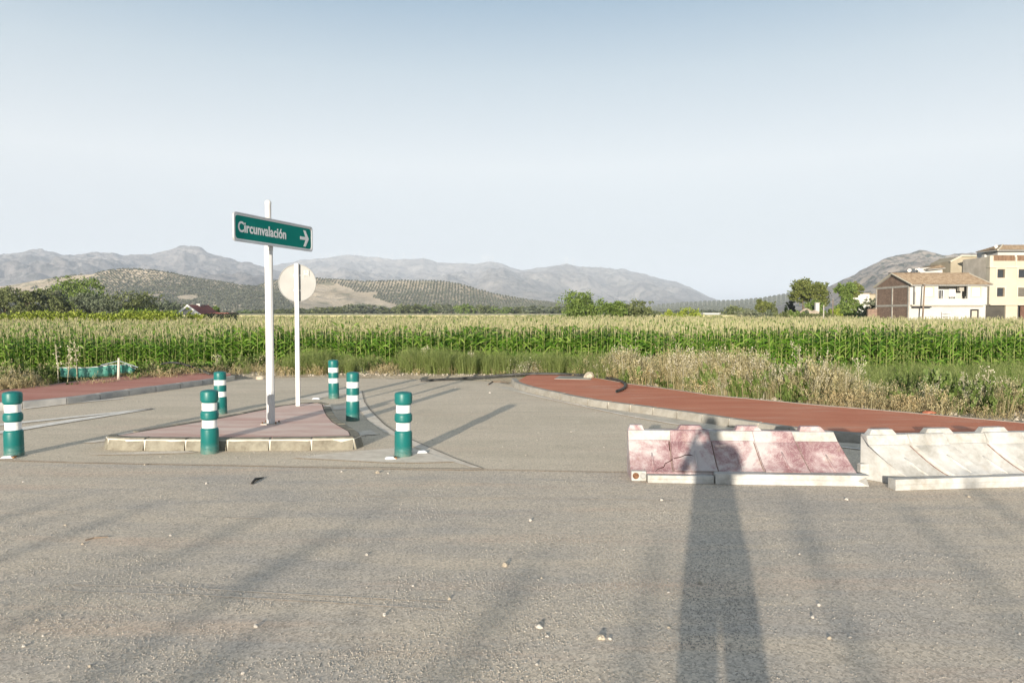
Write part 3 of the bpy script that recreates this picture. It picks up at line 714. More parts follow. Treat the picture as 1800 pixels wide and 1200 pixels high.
# middle
T('round_tree', 'large round bright green tree right of centre beyond the corn', 1032, 150, 514.5, 82, 'poplar', 31, 5200, lobes=13, zlow=0.0)
T('spreading_tree', 'low spreading green tree right beside the large round one', 1083, 152, 531, 46, 'poplar', 32, 2200, lobes=8, zlow=0.0)
T('upright_tree', 'green tree with upright shoots at the right of the round trees', 1122, 155, 530, 60, 'oak', 33, 2800, lobes=9, zlow=0.0)
T('lime_bush', 'round yellow green bush left of the pair', 1180, 150, 546, 34, 'lime', 34, 900, 'low', cat='bush', zlow=0.0)
T('lime_bush', 'wider yellow green bush right of the pair', 1212, 150, 542, 46, 'lime', 35, 1400, 'low', cat='bush', zlow=0.0)
T('dark_bush', 'low dark green bushes left of the small olive tree', 1290, 300, 539, 42, 'oak', 36, 1200, 'low', cat='bush', zlow=0.0)
T('olive_tree', 'small silvery olive tree beyond the corn', 1315, 210, 544, 40, 'olive', 37, 1500, 'low', zlow=0.0)
T('silvery_bush', 'low silvery bush between the olive tree and the clipped shrubs', 1343, 200, 549, 36, 'olive', 38, 800, 'low', cat='bush', zlow=0.0)
T('pine_tree', 'small rounded olive green pine left of the cypresses', 1339, 240, 527, 22, 'pine', 39, 1400)
T('pine_tree', 'smallest rounded pine beside the first cypress', 1352, 245, 533, 16, 'pine', 40, 900)
T('cypress_tree', 'narrow pointed cypress left of the pair', 1361, 235, 531, 11, 'oak', 41, 900, 'cone', lobes=6, zlow=0.0)
T('cypress_tree', 'narrow pointed cypress beside the dark conifer', 1381, 232, 532, 11, 'poplar', 42, 900, 'cone', lobes=6, zlow=0.0)
T('dark_conifer', 'almost black conifer left of the big pine', 1392, 240, 527, 15, 'dark', 43, 1200, 'column', lobes=6, zlow=0.0)
T('large_pine', 'tall left half of the big double pine', 1410, 205, 492, 44, 'pine', 44, 4200, lobes=10, zlow=0.30, lsk=0.9)
T('large_pine', 'lower right half of the big double pine', 1435, 200, 497, 40, 'pine', 45, 3800, lobes=9, zlow=0.25, lsk=0.9)
T('garden_tree', 'dense green tree under the right side of the pines', 1440, 190, 529, 38, 'poplar', 46, 1600, zlow=0.0)
T('tall_tree', 'tall bright green tree left of the white cottage', 1488, 190, 499, 34, 'poplar', 47, 4200, lobes=11, zlow=0.05)
T('pine_tree', 'pale pine top behind the tall bright tree', 1501, 215, 496, 26, 'pine', 48, 1600, lobes=7, zlow=0.3)
T('garden_tree', 'low bright green tree at the foot of the tall tree', 1491, 175, 530, 40, 'poplar', 49, 1800, zlow=0.0)
T('olive_tree', 'round olive tree beside the brick gable wall', 1530, 140, 526, 30, 'olive', 50, 2000, zlow=0.0)
T('yellow_bush', 'yellowish bush left of the garden steps', 1467, 170, 541, 20, 'lime', 51, 700, 'low', cat='bush', zlow=0.0)
for i, (px, wd, kd, lb) in enumerate([(1372, 24, 'oak', 'low green bush below the two cypresses'), (1398, 22, 'poplar', 'round green bush left of the stone ruin'), (1415, 16, 'blue', 'small bluish bush right against the stone ruin'), (1352, 22, 'blue', 'low bluish bush right of the silvery one')]):
    T('small_bush', lb, px, 165, 546 if i else 547, wd, kd, 60+i, 700, 'low', cat='bush', zlow=0.0)
# far tree line: shared crowns
protos = []
for s in range(6):
    V, F, lob = crown(1.0, 1.15, 6, 520, 0.075, 200+s, 0.0, 'low' if s % 2 else 'round', 20)
    protos.append([npmesh('crown', V, F, LM[k_]) for k_ in ('oak', 'blue', 'poplar', 'olive')])
mb = MB(); mb.tube([(0, 0, -0.02), (0.01, 0, 0.55)], [0.03, 0.012], 6); trk = mb.mesh('trunk', m_bark)
def lt(px, Y, pyt, wpx, kd):
    zb = FIELDZ; H = Z(pyt, Y)-zb; W = wpx*Y/1300/1.0
    r_ = empty('line_tree', (X(px, Y), Y, zb), random.random()*6, 'distant broadleaf tree in the long tree line at the foot of the olive hills', 'tree', 'trees in the far tree line')
    c = link('crown', protos[random.randrange(6)][kd], r_); c.scale = (W, W, H)
    t = link('trunk', trk, r_); t.scale = (W, W, H)
px = 352
while px < 1010:
    wd = random.uniform(16, 34)
    top = interp(px, [350, 400, 470, 560, 620, 700, 740, 780, 820, 880, 940, 1010], [546, 545, 543, 541, 538, 539, 537, 533, 536, 540, 540, 541])+random.uniform(-3, 3)
    lt(px, random.uniform(620, 700), top, wd*1.25, random.choice([0, 0, 1, 1, 0, 2, 3])); px += wd*0.62
for px in range(1010, 1330, 13): lt(px+random.uniform(-4, 4), random.uniform(700, 800), random.uniform(544, 548), random.uniform(18, 30), random.choice([0, 1, 1]))
for px in range(-20, 360, 15): lt(px, random.uniform(420, 500), random.uniform(535, 543), random.uniform(24, 34), random.choice([0, 1, 1, 0]))
# hedges
def hedge(name, label, px0, px1, Y, pytop, kind, n, depth=2.0, ls=0.17, ragged=0.25, seed=1, zb=FIELDZ):
    rg = np.random.default_rng(seed); x0, x1 = X(px0, Y), X(px1, Y); H = Z(pytop, Y)-zb
    P_ = np.c_[rg.uniform(x0, x1, n), Y+rg.uniform(-depth/2, depth/2, n), zb+H*rg.random(n)**0.7]
    topn = np.array([fbm(p[0]*0.6, seed*3.3, 0.5, 3) for p in P_]); P_[:, 2] += (topn*ragged + rg.normal(size=n)*ragged*0.25)*(P_[:, 2]-zb)/H
    nrm = rg.normal(size=(n, 3)); a = np.cross(nrm, rg.normal(size=(n, 3))); a /= np.linalg.norm(a, axis=1)[:, None]; b = np.cross(nrm, a); b /= np.linalg.norm(b, axis=1)[:, None]
    s = ls*(0.6+0.8*rg.random(n))[:, None]
    V = np.stack([P_-a*s, P_-b*s*0.6, P_+a*s, P_+b*s*0.6], 1).reshape(-1, 3)
    o = link(name, npmesh(name, V, np.arange(n*4).reshape(-1, 4), LM[kind])); tag(o, label, 'hedge'); return o
hedge('vine_hedge', 'long yellow green hedge of vines along the back of the corn at left', -120, 318, 63, 551, 'lime', 16000, 1.5, 0.10, 0.35, 3)
hedge('vine_hedge', 'taller leafy vines running up to the white gable', 215, 313, 67, 547.5, 'poplar', 6000, 1.5, 0.10, 0.4, 4)
hedge('clipped_hedge', 'dark clipped hedge right of the white gabled house', 362, 418, 66, 551, 'dark', 4500, 1.2, 0.06, 0.05, 5)
hedge('clipped_hedge', 'sunlit low hedge between the gable and the dark hedge', 330, 362, 65, 554, 'lime', 2500, 1.2, 0.08, 0.2, 6)
hedge('garden_hedge', 'green garden hedge below the big pines', 1405, 1462, 150, 551, 'oak', 2600, 2, 0.16, 0.15, 7)
hedge('garden_hedge', 'green hedge right of the tall tree in front of the brick wall', 1488, 1524, 145, 550.5, 'poplar', 1600, 2, 0.16, 0.15, 8)
hedge('low_hedge', 'low bright green hedge on the far side of the corn at centre', 905, 1000, 140, 555, 'poplar', 1600, 1.5, 0.14, 0.25, 9)
#@@PART3
# ------------------------------------------------------------------ buildings
m_brick, t, b = nmat('brick_wall', 0.9, 0.1)
bt = N(t, 'ShaderNodeTexBrick'); bt.inputs['Scale'].default_value = 1.0
bt.inputs['Brick Width'].default_value = 0.27; bt.inputs['Row Height'].default_value = 0.12; bt.inputs['Mortar Size'].default_value = 0.012
bt.inputs['Color1'].default_value = (0.17, 0.11, 0.085, 1); bt.inputs['Color2'].default_value = (0.26, 0.175, 0.13, 1); bt.inputs['Mortar'].default_value = (0.30, 0.25, 0.2, 1)
c = N(t, 'ShaderNodeTexCoord'); sp3 = N(t, 'ShaderNodeSeparateXYZ'); cb3 = N(t, 'ShaderNodeCombineXYZ')
t.links.new(c.outputs['Object'], sp3.inputs[0]); ad = N(t, 'ShaderNodeMath', operation='ADD')
t.links.new(sp3.outputs[0], ad.inputs[0]); t.links.new(sp3.outputs[1], ad.inputs[1])
t.links.new(ad.outputs[0], cb3.inputs[0]); t.links.new(sp3.outputs[2], cb3.inputs[1]); t.links.new(cb3.outputs[0], bt.inputs[0])
setc(t, b, mix(t, 0.6, bt.outputs[0], ramp(t, noise(t, 1.3, 8, 0.7), [(0.3, 0.7), (0.7, 1.35)]), 'MULTIPLY')); bump(t, b, bt.outputs['Fac'], 0.5, -0.01)
m_conc = simple('concrete', (0.33, 0.31, 0.27), (0.45, 0.42, 0.37), 2, 0.9)
m_wwall = simple('white_render', (0.44, 0.435, 0.415), (0.50, 0.495, 0.475), 0.5, 0.85, detail=8)
m_cream = simple('cream_render', (0.42, 0.385, 0.305), (0.47, 0.435, 0.35), 0.4, 0.85, detail=8)
m_creamlt = simple('pale_stone_trim', (0.47, 0.43, 0.34), (0.53, 0.49, 0.40), 1, 0.85)
m_rough = simple('rough_plaster', (0.40, 0.36, 0.30), (0.54, 0.49, 0.42), 0.9, 0.9, detail=9, bs=0.5, bscale=6, bdist=0.02)
m_tanwall = simple('tan_wall', (0.30, 0.26, 0.19), (0.36, 0.32, 0.24), 0.6, 0.9)
m_glass, t, b = nmat('window_glass', 0.12, 0.6); setc(t, b, (0.03, 0.035, 0.04))
m_shut = simple('dark_shutter', (0.09, 0.085, 0.075), (0.14, 0.13, 0.11), 1.2, 0.7, stretch=(1, 1, 8))
m_garage = simple('garage_shutter', (0.05, 0.047, 0.04), (0.075, 0.07, 0.06), 1.2, 0.7)
m_whitesh = simple('white_shutter', (0.72, 0.72, 0.70), (0.78, 0.78, 0.76), 2, 0.6)
m_wood = simple('weathered_wood', (0.14, 0.10, 0.07), (0.26, 0.2, 0.15), 5, 0.9, stretch=(1, 1, 0.1))
m_reddoor = simple('red_brown_door', (0.10, 0.055, 0.04), (0.14, 0.075, 0.055), 2, 0.6)
m_dark = simple('dark_metal', (0.04, 0.04, 0.045))
m_tile = simple('clay_roof_tile', (0.17, 0.125, 0.085), (0.27, 0.215, 0.155), 2.5, 0.9, detail=9, lo=0.38, hi=0.62)
m_tilered = simple('dark_red_roof', (0.17, 0.06, 0.05), (0.22, 0.08, 0.07), 3, 0.9)
m_awn = simple('brown_reed_screen', (0.12, 0.075, 0.05), (0.22, 0.14, 0.09), 3, 0.9, stretch=(4, 4, 0.3))
def bx(name, parent, m, x0, x1, y0, y1, z0, z1, bev=0):
    mb = MB(); mb.box(x0, x1, y0, y1, z0, z1); o = obj(name, mb, m, parent)
    if bev: bevel(o, bev, 1)
    return o
def corrug(name, parent, m, A, B, C_, D, pitch=0.24, amp=0.05, thick=0.12, rows=0.38):
    """tiled slope: A-B eave (left to right), D-C ridge (left to right)"""
    A, B, C_, D = map(Vector, (A, B, C_, D)); L = (B-A).length; n = max(4, int(L/pitch*4)); nrm = (B-A).cross(D-A).normalized()
    S = max((D-A).length, 0.5); rws = max(1, int(S/rows)); vs = []; fs = []
    for j in range(rws):
        for e in (0, 1):
            v = (j+e)/rws
            for i in range(n+1):
                u = i/n; p = A.lerp(B, u).lerp(D.lerp(C_, u), v)
                h = amp*math.cos(2*math.pi*i/4)+(0.05 if e == 0 else 0.0); vs.append(p+nrm*h)
    for j in range(2*rws-1):
        for i in range(n): k_ = j*(n+1)+i; fs.append((k_, k_+1, k_+n+2, k_+n+1))
    o = link(name, npmesh(name, vs, fs, m), parent)
    sl = MB(); sl.add([A-nrm*0.03, B-nrm*0.03, C_-nrm*0.03, D-nrm*0.03, A-nrm*thick, B-nrm*thick, C_-nrm*thick, D-nrm*thick], [(0,1,2,3),(7,6,5,4),(0,4,5,1),(1,5,6,2),(2,6,7,3),(3,7,4,0)])
    obj('roof_slab', sl, m_wwall, o); return o
def wall_open(name, parent, m, x0, x1, y, th, z0, z1, holes):
    """front wall in the XZ plane with rectangular holes (x0,x1,z0,z1); built as butted blocks"""
    xs_ = sorted({x0, x1, *[h[0] for h in holes], *[h[1] for h in holes]}); zs_ = sorted({z0, z1, *[h[2] for h in holes], *[h[3] for h in holes]})
    bm = bmesh.new(); cells = {}
    for i in range(len(xs_)-1):
        for j in range(len(zs_)-1):
            cx, cz = (xs_[i]+xs_[i+1])/2, (zs_[j]+zs_[j+1])/2
            if any(h[0] < cx < h[1] and h[2] < cz < h[3] for h in holes): continue
            cells[(i, j)] = 1
    def q(a, b_, c_, d): bm.faces.new([bm.verts.new(v) for v in (a, b_, c_, d)])
    for (i, j) in cells:
        a0, a1, c0, c1 = xs_[i], xs_[i+1], zs_[j], zs_[j+1]
        q((a0, y, c0), (a1, y, c0), (a1, y, c1), (a0, y, c1)); q((a0, y+th, c0), (a0, y+th, c1), (a1, y+th, c1), (a1, y+th, c0))
        if (i-1, j) not in cells: q((a0, y, c0), (a0, y, c1), (a0, y+th, c1), (a0, y+th, c0))
        if (i+1, j) not in cells: q((a1, y, c0), (a1, y+th, c0), (a1, y+th, c1), (a1, y, c1))
        if (i, j-1) not in cells: q((a0, y, c0), (a0, y+th, c0), (a1, y+th, c0), (a1, y, c0))
        if (i, j+1) not in cells: q((a0, y, c1), (a1, y, c1), (a1, y+th, c1), (a0, y+th, c1))
    bmesh.ops.remove_doubles(bm, verts=bm.verts, dist=0.001)
    me = bpy.data.meshes.new(name); bm.to_mesh(me); bm.free(); me.materials.append(m); return link(name, me, parent)
def window(parent, x0, x1, z0, z1, y, fr, pane, fw=0.07, mull=1, bars=0, inset=0.18, trim=None):
    """framed window set into an opening whose front face is at y"""
    mb = MB(); yy = y+inset
    mb.box(x0, x0+fw, yy, yy+0.08, z0, z1); mb.box(x1-fw, x1, yy, yy+0.08, z0, z1)
    mb.box(x0+fw, x1-fw, yy+.003, yy+0.077, z0, z0+fw); mb.box(x0+fw, x1-fw, yy+.003, yy+0.077, z1-fw, z1)
    for k_ in range(mull):
        xm = x0+(x1-x0)*(k_+1)/(mull+1); mb.box(xm-fw/3, xm+fw/3, yy+.006, yy+0.07, z0+fw, z1-fw)
    w_ = obj('window', mb, fr, parent)
    p = MB(); p.box(x0+fw*.5, x1-fw*.5, yy+0.03, yy+0.05, z0+fw*.5, z1-fw*.5); obj('pane', p, pane, w_)
    if trim:
        tw = 0.22; tb = MB()
        tb.box(x0-tw, x0, y-0.05, y+0.02, z0-tw, z1+tw); tb.box(x1, x1+tw, y-0.05, y+0.02, z0-tw, z1+tw)
        tb.box(x0, x1, y-0.047, y+0.017, z1, z1+tw); tb.box(x0, x1, y-0.047, y+0.017, z0-tw, z0); obj('surround', tb, trim, w_)
    return w_
# white two storey house with the brick gable
YF = 105.0; hx0, hx1 = X(1597, YF), X(1731, YF); YB_ = YF+9.5; YR = YF+4.6
def Zf(py, Y=YF): return Z(py, Y)
H1 = empty('village_house', (0, 0, 0), 0, 'white two storey house with bare brick gable wall and clay tile roof', 'house')
ze, zfl, zr = Zf(501), Zf(535.5), Z(482.5, YR)
rx = lambda p: X(p, YF)
rec = (rx(1643.5), rx(1695), Zf(525), Zf(502.8))
wall_open('upper_wall', H1, m_wwall, hx0+0.5, hx1-0.6, YF-0.55, 0.3, zfl, ze, [rec, (rx(1621), rx(1634), Zf(520), Zf(505.5)), (rx(1703), rx(1717), Zf(520), Zf(505.5))])
gw = (rx(1654), rx(1669), Zf(561), Zf(548)); gd = (rx(1704), rx(1720), FIELDZ, Zf(543.5))
wall_open('ground_wall', H1, m_wwall, hx0, hx1, YF, 0.3, FIELDZ-0.3, zfl-0.02, [gw, gd])
bx('floor_slab', H1, m_creamlt, hx0+0.1, hx1-0.5, YF-0.6, YF+0.3, zfl-0.18, zfl-0.003)
bx('side_return', H1, m_wwall, hx1-0.6, hx1-0.02, YF-0.3, YF+9, zfl, ze-0.02); bx('side_return', H1, m_wwall, hx0+0.01, hx0+0.5, YF-0.05, YF+0.3, zfl, ze-0.01)
bx('balcony_back_wall', H1, m_wwall, hx0+0.5, hx1-0.6, YF+1.6, YF+1.8, zfl, ze-0.03)
bx('balcony_ceiling', H1, m_wwall, hx0+0.5, hx1-0.6, YF-0.25, YF+1.6, ze-0.2, ze-0.05)
bx('rear_wall', H1, m_wwall, hx0, hx1, YB_-0.3, YB_, FIELDZ-0.3, ze); bx('right_wall', H1, m_wwall, hx1-0.3, hx1-0.003, YF+0.3, YB_-0.3, FIELDZ-0.3, zfl-0.01)
for a_, b_ in ((1621, 1634), (1703, 1717)):
    window(H1, rx(a_), rx(b_), Zf(520), Zf(505.5), YF-0.55, m_whitesh, m_whitesh, trim=m_creamlt, mull=0, inset=0.1)
rz = lambda p: X(p, YF+1.4)
wd_ = window(H1, rz(1645), rz(1657), Z(526, YF+1.4), Z(509, YF+1.4), YF+1.3, m_whitesh, m_glass, mull=2, inset=0.15)
window(H1, rz(1666), rz(1678), Z(526, YF+1.4), Z(508, YF+1.4), YF+1.3, m_whitesh, m_glass, mull=2, inset=0.15)
bx('roller_blind', wd_, m_whitesh, rz(1666)+0.05, rz(1678)-0.05, YF+1.38, YF+1.42, Zf(521), Zf(508.5))
window(H1, gw[0], gw[1], gw[2], gw[3], YF, m_creamlt, m_glass, mull=0)
for k_ in range(7):
    xx = gw[0]+0.1+(gw[1]-gw[0]-0.2)*k_/6; bx('grille_bar', H1, m_white, xx-0.03, xx+0.03, YF-0.10, YF-0.06, gw[2], gw[3])
for k_ in (0.1, 0.5, 0.9):
    zz = gw[2]+(gw[3]-gw[2])*k_; bx('grille_bar', H1, m_white, gw[0], gw[1], YF-0.135, YF-0.105, zz-0.03, zz+0.03)
dr = bx('door', H1, m_cream, gd[0]+0.35, gd[1]-0.2, YF+0.14, YF+0.2, FIELDZ, gd[3]-0.2); bx('door_frame', H1, m_dark, gd[0], gd[0]+0.3, YF+0.12, YF+0.22, FIELDZ, gd[3]-0.02)
bx('air_conditioner', H1, m_conc, rx(1686), rx(1694), YF+0.2, YF+0.75, Zf(511.5), Zf(504))
for k_ in range(9):
    xx = rec[0]+0.2+(rec[1]-rec[0]-0.4)*k_/8; bx('railing_post', H1, m_creamlt, xx-0.025, xx+0.025, YF-0.33, YF-0.29, Zf(525), Zf(521))
mb = MB(); mb.tube([(rx(1603), YF-0.62, Zf(535)), (rx(1603), YF-0.62, Zf(513))], 0.05, 6); obj('pipe', mb, m_conc, H1)
bx('shadow_strip', H1, m_dark, hx0+0.12, rx(1631), YF-0.75, YF-0.62, zfl-0.42, zfl-0.20)  # dark strip standing in for the shadow under the upper floor
# brick gable wall facing left
zc0 = ze-0.1
def gable_mesh(x0, x1, ya, yb_, ym, z0, z1, zt):
    mb = MB(); v = [(x0, ya, z0), (x0, yb_, z0), (x0, yb_, z1), (x0, ym, zt), (x0, ya, z1)]; v2 = [(x1, p[1], p[2]) for p in v]
    mb.add(v+v2, [(0,1,2,3,4), (9,8,7,6,5)]+[(i, (i+1) % 5, (i+1) % 5+5, i+5) for i in range(5)]); return mb
obj('gable_wall', gable_mesh(hx0-0.05, hx0+0.25, YF+0.02, YB_-0.02, YR, FIELDZ-0.3, ze, zr-0.1), m_brick, H1)
for yy in (YF-0.02, YR-0.15, YB_-0.28): bx('concrete_column', H1, m_conc, hx0-0.12, hx0-0.048, yy, yy+0.3, FIELDZ-0.3, ze-0.02 if yy != YR-0.15 else ze-0.3)
bx('concrete_beam', H1, m_conc, hx0-0.115, hx0-0.046, YF+0.28, YB_-0.28, ze-0.32, ze-0.02); bx('concrete_beam', H1, m_conc, hx0-0.115, hx0-0.046, YF+0.28, YR-0.15, zfl-0.25, zfl+0.05); bx('concrete_beam', H1, m_conc, hx0-0.115, hx0-0.046, YR+0.15, YB_-0.28, zfl-0.25, zfl+0.05)
ov = 0.5
RF = corrug('roof', H1, m_tile, (hx0-0.25, YF-1.05, ze-0.02), (hx1+0.35, YF-1.05, ze-0.02), (hx1+0.35, YR, zr+0.12), (hx0-0.25, YR, zr+0.12))
RB2 = corrug('roof', H1, m_tile, (hx1+0.35, YB_+0.5, ze-0.02), (hx0-0.25, YB_+0.5, ze-0.02), (hx0-0.25, YR, zr+0.12), (hx1+0.35, YR, zr+0.12))
mb = MB(); mb.tube([(hx0-0.25, YR, zr+0.17), (hx1+0.35, YR, zr+0.17)], 0.11, 8); obj('ridge_cap', mb, m_tile, H1)
for xv in (hx0-0.28, hx1+0.38):
    for (a_, za) in ((YF-1.05, ze-0.05), (YB_+0.5, ze-0.05)):
        mb = MB(); mb.tube([(xv, a_, za+0.08), (xv, YR, zr+0.15)], 0.10, 6); obj('verge', mb, m_creamlt, H1)
# cream apartment block
YC = 107.5; cx0 = X(1737, YC); cx1 = cx0+22
c = lambda p: X(p, YC); z_ = lambda p: Z(p, YC)
A1 = empty('apartment_block', (0, 0, 0), 0, 'cream three storey apartment block with roof terrace cut off by the right edge', 'building')
wins = [(c(1750), c(1763.5), z_(488.5), z_(473)), (c(1750), c(1763.5), z_(521.5), z_(505.5)), (c(1787), c(1801), z_(488.5), z_(473)), (c(1787), c(1801), z_(521.5), z_(505.5)), (c(1824), c(1838), z_(488.5), z_(473)), (c(1824), c(1838), z_(521.5), z_(505.5))]
wall_open('upper_wall', A1, m_cream, cx0, cx1, YC, 0.35, z_(534.5), z_(469), wins)
for w_ in wins: window(A1, *w_, YC, m_wood, m_shut if w_[2] < z_(500) and w_[0] > c(1780) else m_glass, trim=m_creamlt, mull=0, inset=0.2)
bx('cornice', A1, m_creamlt, cx0-0.12, cx1, YC-0.18, YC+0.4, z_(470.5), z_(468)); bx('parapet', A1, m_cream, cx0, cx1, YC-0.003, YC+0.25, z_(468), z_(458.5))
bx('parapet_pier', A1, m_creamlt, c(1781), c(1784), YC-0.06, YC+0.3, z_(467.9), z_(451.5)); bx('parapet_pier', A1, m_creamlt, cx0-0.05, cx0+0.45, YC-0.06, YC+0.3, z_(467.9), z_(449.5))
for a_, b_ in ((1741.5, 1780.5), (1784.5, 1850)): bx('reed_screen', A1, m_awn, c(a_), c(b_), YC+0.05, YC+0.12, z_(458.4), z_(448.5))
bx('floor_soffit', A1, m_creamlt, cx0-0.02, cx1, YC-0.35, YC+0.5, z_(536.3), z_(534.6))
pil = [(1730.8, 1731.8), (1766.5, 1787.5), (1815, 1850)]
for a_, b_ in pil[1:]: bx('stone_pier', A1, m_cream, c(a_), c(b_), YC+0.03, YC+0.4, FIELDZ-0.3, z_(536.4))
gdx = bx('garage_door', A1, m_garage, cx0-0.5, c(1766.4), YC+0.32, YC+0.38, FIELDZ-0.3, z_(536.4))
for k_ in range(14): bx('slat', gdx, m_garage, cx0-0.5, c(1766.3), YC+0.29, YC+0.319, FIELDZ+0.22*k_+0.02, FIELDZ+0.22*k_+0.19)
bx('doorway', A1, m_dark, c(1787.6), c(1795), YC+0.6, YC+0.7, FIELDZ-0.3, z_(536.4)); bx('door', A1, m_reddoor, c(1795), c(1814.8), YC+0.35, YC+0.42, FIELDZ-0.3, z_(536.4))
bx('ground_floor', A1, m_dark, cx0, cx1, YC+0.75, YC+7, FIELDZ-0.3, z_(537))
bx('side_wall', A1, m_rough, cx0+0.005, cx0+0.3, YC+0.9, YC+6.5, z_(534.5), z_(451)); bx('side_pier', A1, m_cream, cx0-0.003, cx0+0.35, YC+0.35, YC+0.9, z_(534.5), z_(450.5))
bx('rear_wall', A1, m_rough, cx0+0.3, cx1, YC+6.2, YC+6.5, z_(534.5), z_(462)); bx('terrace_floor', A1, m_conc, cx0+0.3, cx1, YC+0.36, YC+6.2, z_(470), z_(468.2))
yp = YC+4; bx('penthouse_wall', A1, m_wwall, X(1750, yp), cx1, yp, yp+5, z_(468), Z(438.5, yp))
bx('penthouse_side', A1, m_wwall, X(1722, yp+3.2), X(1750, yp)-0.02, yp+2.5, yp+3.2, Z(468, yp), Z(444, yp))
pA = Vector((X(1750, yp-1), yp-1.0, Z(439.4, yp-1))); pB = Vector((X(1711, yp+3.6), yp+3.6, Z(443.3, yp+3.6))); pT = Vector((X(1758, yp+2.2), yp+2.2, Z(430.3, yp+2.2)))
corrug('roof', A1, m_tile, pA, (cx1, pA.y, pA.z), (cx1, pT.y, pT.z), pT)
corrug('roof', A1, m_tile, pB, pA+Vector((-0.03, 0, 0)), pT+Vector((-0.03, 0, 0)), pT+Vector((-0.06, 0.6, 0)))
mb = MB(); mb.tube([pA, pT], 0.12, 6); obj('hip_cap', mb, m_creamlt, A1)
dish = empty('satellite_dish', (X(1744, yp-0.5), yp-0.9, Z(437.5, yp)), 0, 'white satellite dish on the hipped roof of the cream block', 'satellite dish')
def make_dish(root, s=0.45):
    s *= 0.5
    mb = MB(); n = 14; vs = [(0, 0.10*s, 0)]; fs = []
    for j in (1, 2):
        for i in range(n): a = 2*math.pi*i/n; r = s*j/2; vs.append((r*math.cos(a), 0.10*s-(j/2)**2*0.25*s, r*math.sin(a)))
    for i in range(n): fs += [(0, 1+i, 1+(i+1) % n), (1+i, 1+n+i, 1+n+(i+1) % n, 1+(i+1) % n)]
    mb.add(vs, fs); d_ = obj('dish', mb, m_white, root); d_.rotation_euler = (R(25), 0, R(-20)); d_.location = (0, 0, 0.3)
    mb = MB(); mb.tube([(0, 0.1, -0.1), (0, 0.1, 0.3)], 0.03, 6); obj('mast', mb, m_conc, root)
    mb = MB(); mb.tube([(0, 0, 0.3), (0, -0.45, 0.35)], 0.02, 5); obj('arm', mb, m_conc, root)
make_dish(dish)
# white house behind, with pyramid tile roof
Y2 = 124.0
B1 = empty('white_house', (0, 0, 0), 0, 'long white house behind the tiled roof with a low clay pyramid roof', 'house')
v = [(X(1606, Y2+3), Y2+3, FIELDZ), (X(1703, Y2), Y2, FIELDZ), (X(1703, Y2), Y2, Z(464.5, Y2)), (X(1606, Y2+3), Y2+3, Z(472, Y2+3))]
mb = MB(); mb.add(v+[(p[0]+1.5, p[1]+8, p[2]) for p in v], [(0,1,2,3),(7,6,5,4),(0,4,5,1),(1,5,6,2),(2,6,7,3),(3,7,4,0)]); obj('wall', mb, m_wwall, B1)
ap = (X(1679.5, Y2+3), Y2+3.5, Z(457, Y2+3)); e1 = (X(1636, Y2), Y2+1.2, Z(472.5, Y2)); e2 = (X(1702, Y2), Y2-0.2, Z(467, Y2))
corrug('roof', B1, m_tile, e1, e2, (ap[0]+0.1, ap[1], ap[2]), ap, amp=0.06)
corrug('roof', B1, m_tile, (e1[0]-0.3, e1[1]+6, e1[2]), e1, ap, (ap[0]-0.1, ap[1], ap[2]), amp=0.06)
bx('flat_roof', B1, m_dark, X(1574, Y2+1), X(1615, Y2+1), Y2+1, Y2+4, Z(479.5, Y2+1), Z(478, Y2+1)); bx('wall', B1, m_wwall, X(1576, Y2+2), X(1606, Y2+2), Y2+2, Y2+5, FIELDZ, Z(479.8, Y2+2))
mb = MB(); mb.tube([(X(1677, Y2-1), Y2+0.5, Z(470, Y2)), (X(1677, Y2-1), Y2+0.5, Z(456, Y2))], 0.04, 5); obj('antenna', mb, m_conc, B1)
for i, (px, py, s, lb) in enumerate([(1596, 478, 0.62, 'wide pale satellite dish on the dark flat roof'), (1613, 476, 0.5, 'smaller satellite dish at the end of the dark flat roof')]):
    r_ = empty('satellite_dish', (X(px, Y2+1.5), Y2+1.5, Z(py, Y2+1.5)), 0, lb, 'satellite dish'); make_dish(r_, s)
Y3 = 121.0
B2 = empty('tan_house', (0, 0, 0), 0, 'tan gabled wall of a house squeezed between white house and cream block', 'house')
v = [(X(1682, Y3), Y3+2.2, FIELDZ), (X(1737, Y3), Y3+2.2, FIELDZ), (X(1737, Y3), Y3+2.2, Z(449, Y3)), (X(1700, Y3), Y3+2.2, Z(448.5, Y3)), (X(1682, Y3), Y3+2.2, Z(458, Y3))]
mb = MB(); mb.add(v+[(p[0], p[1]+6, p[2]) for p in v], [(0,1,2,3,4),(9,8,7,6,5)]+[(i, (i+1) % 5, (i+1) % 5+5, i+5) for i in range(5)]); obj('wall', mb, m_tanwall, B2)
mb = MB(); mb.tube([(X(1680, Y3), Y3+2, Z(458.5, Y3)), (X(1700, Y3), Y3+2, Z(448.2, Y3)), (X(1737, Y3), Y3+2, Z(448.5, Y3))], 0.15, 6); obj('coping', mb, m_creamlt, B2)
W1 = bx('brick_wall', None, m_brick, X(1525, 114), X(1541, 114), 114, 114.4, FIELDZ-0.3, Z(543, 114)); tag(W1, 'low plain brick wall joining the left side of the brick gable', 'wall')
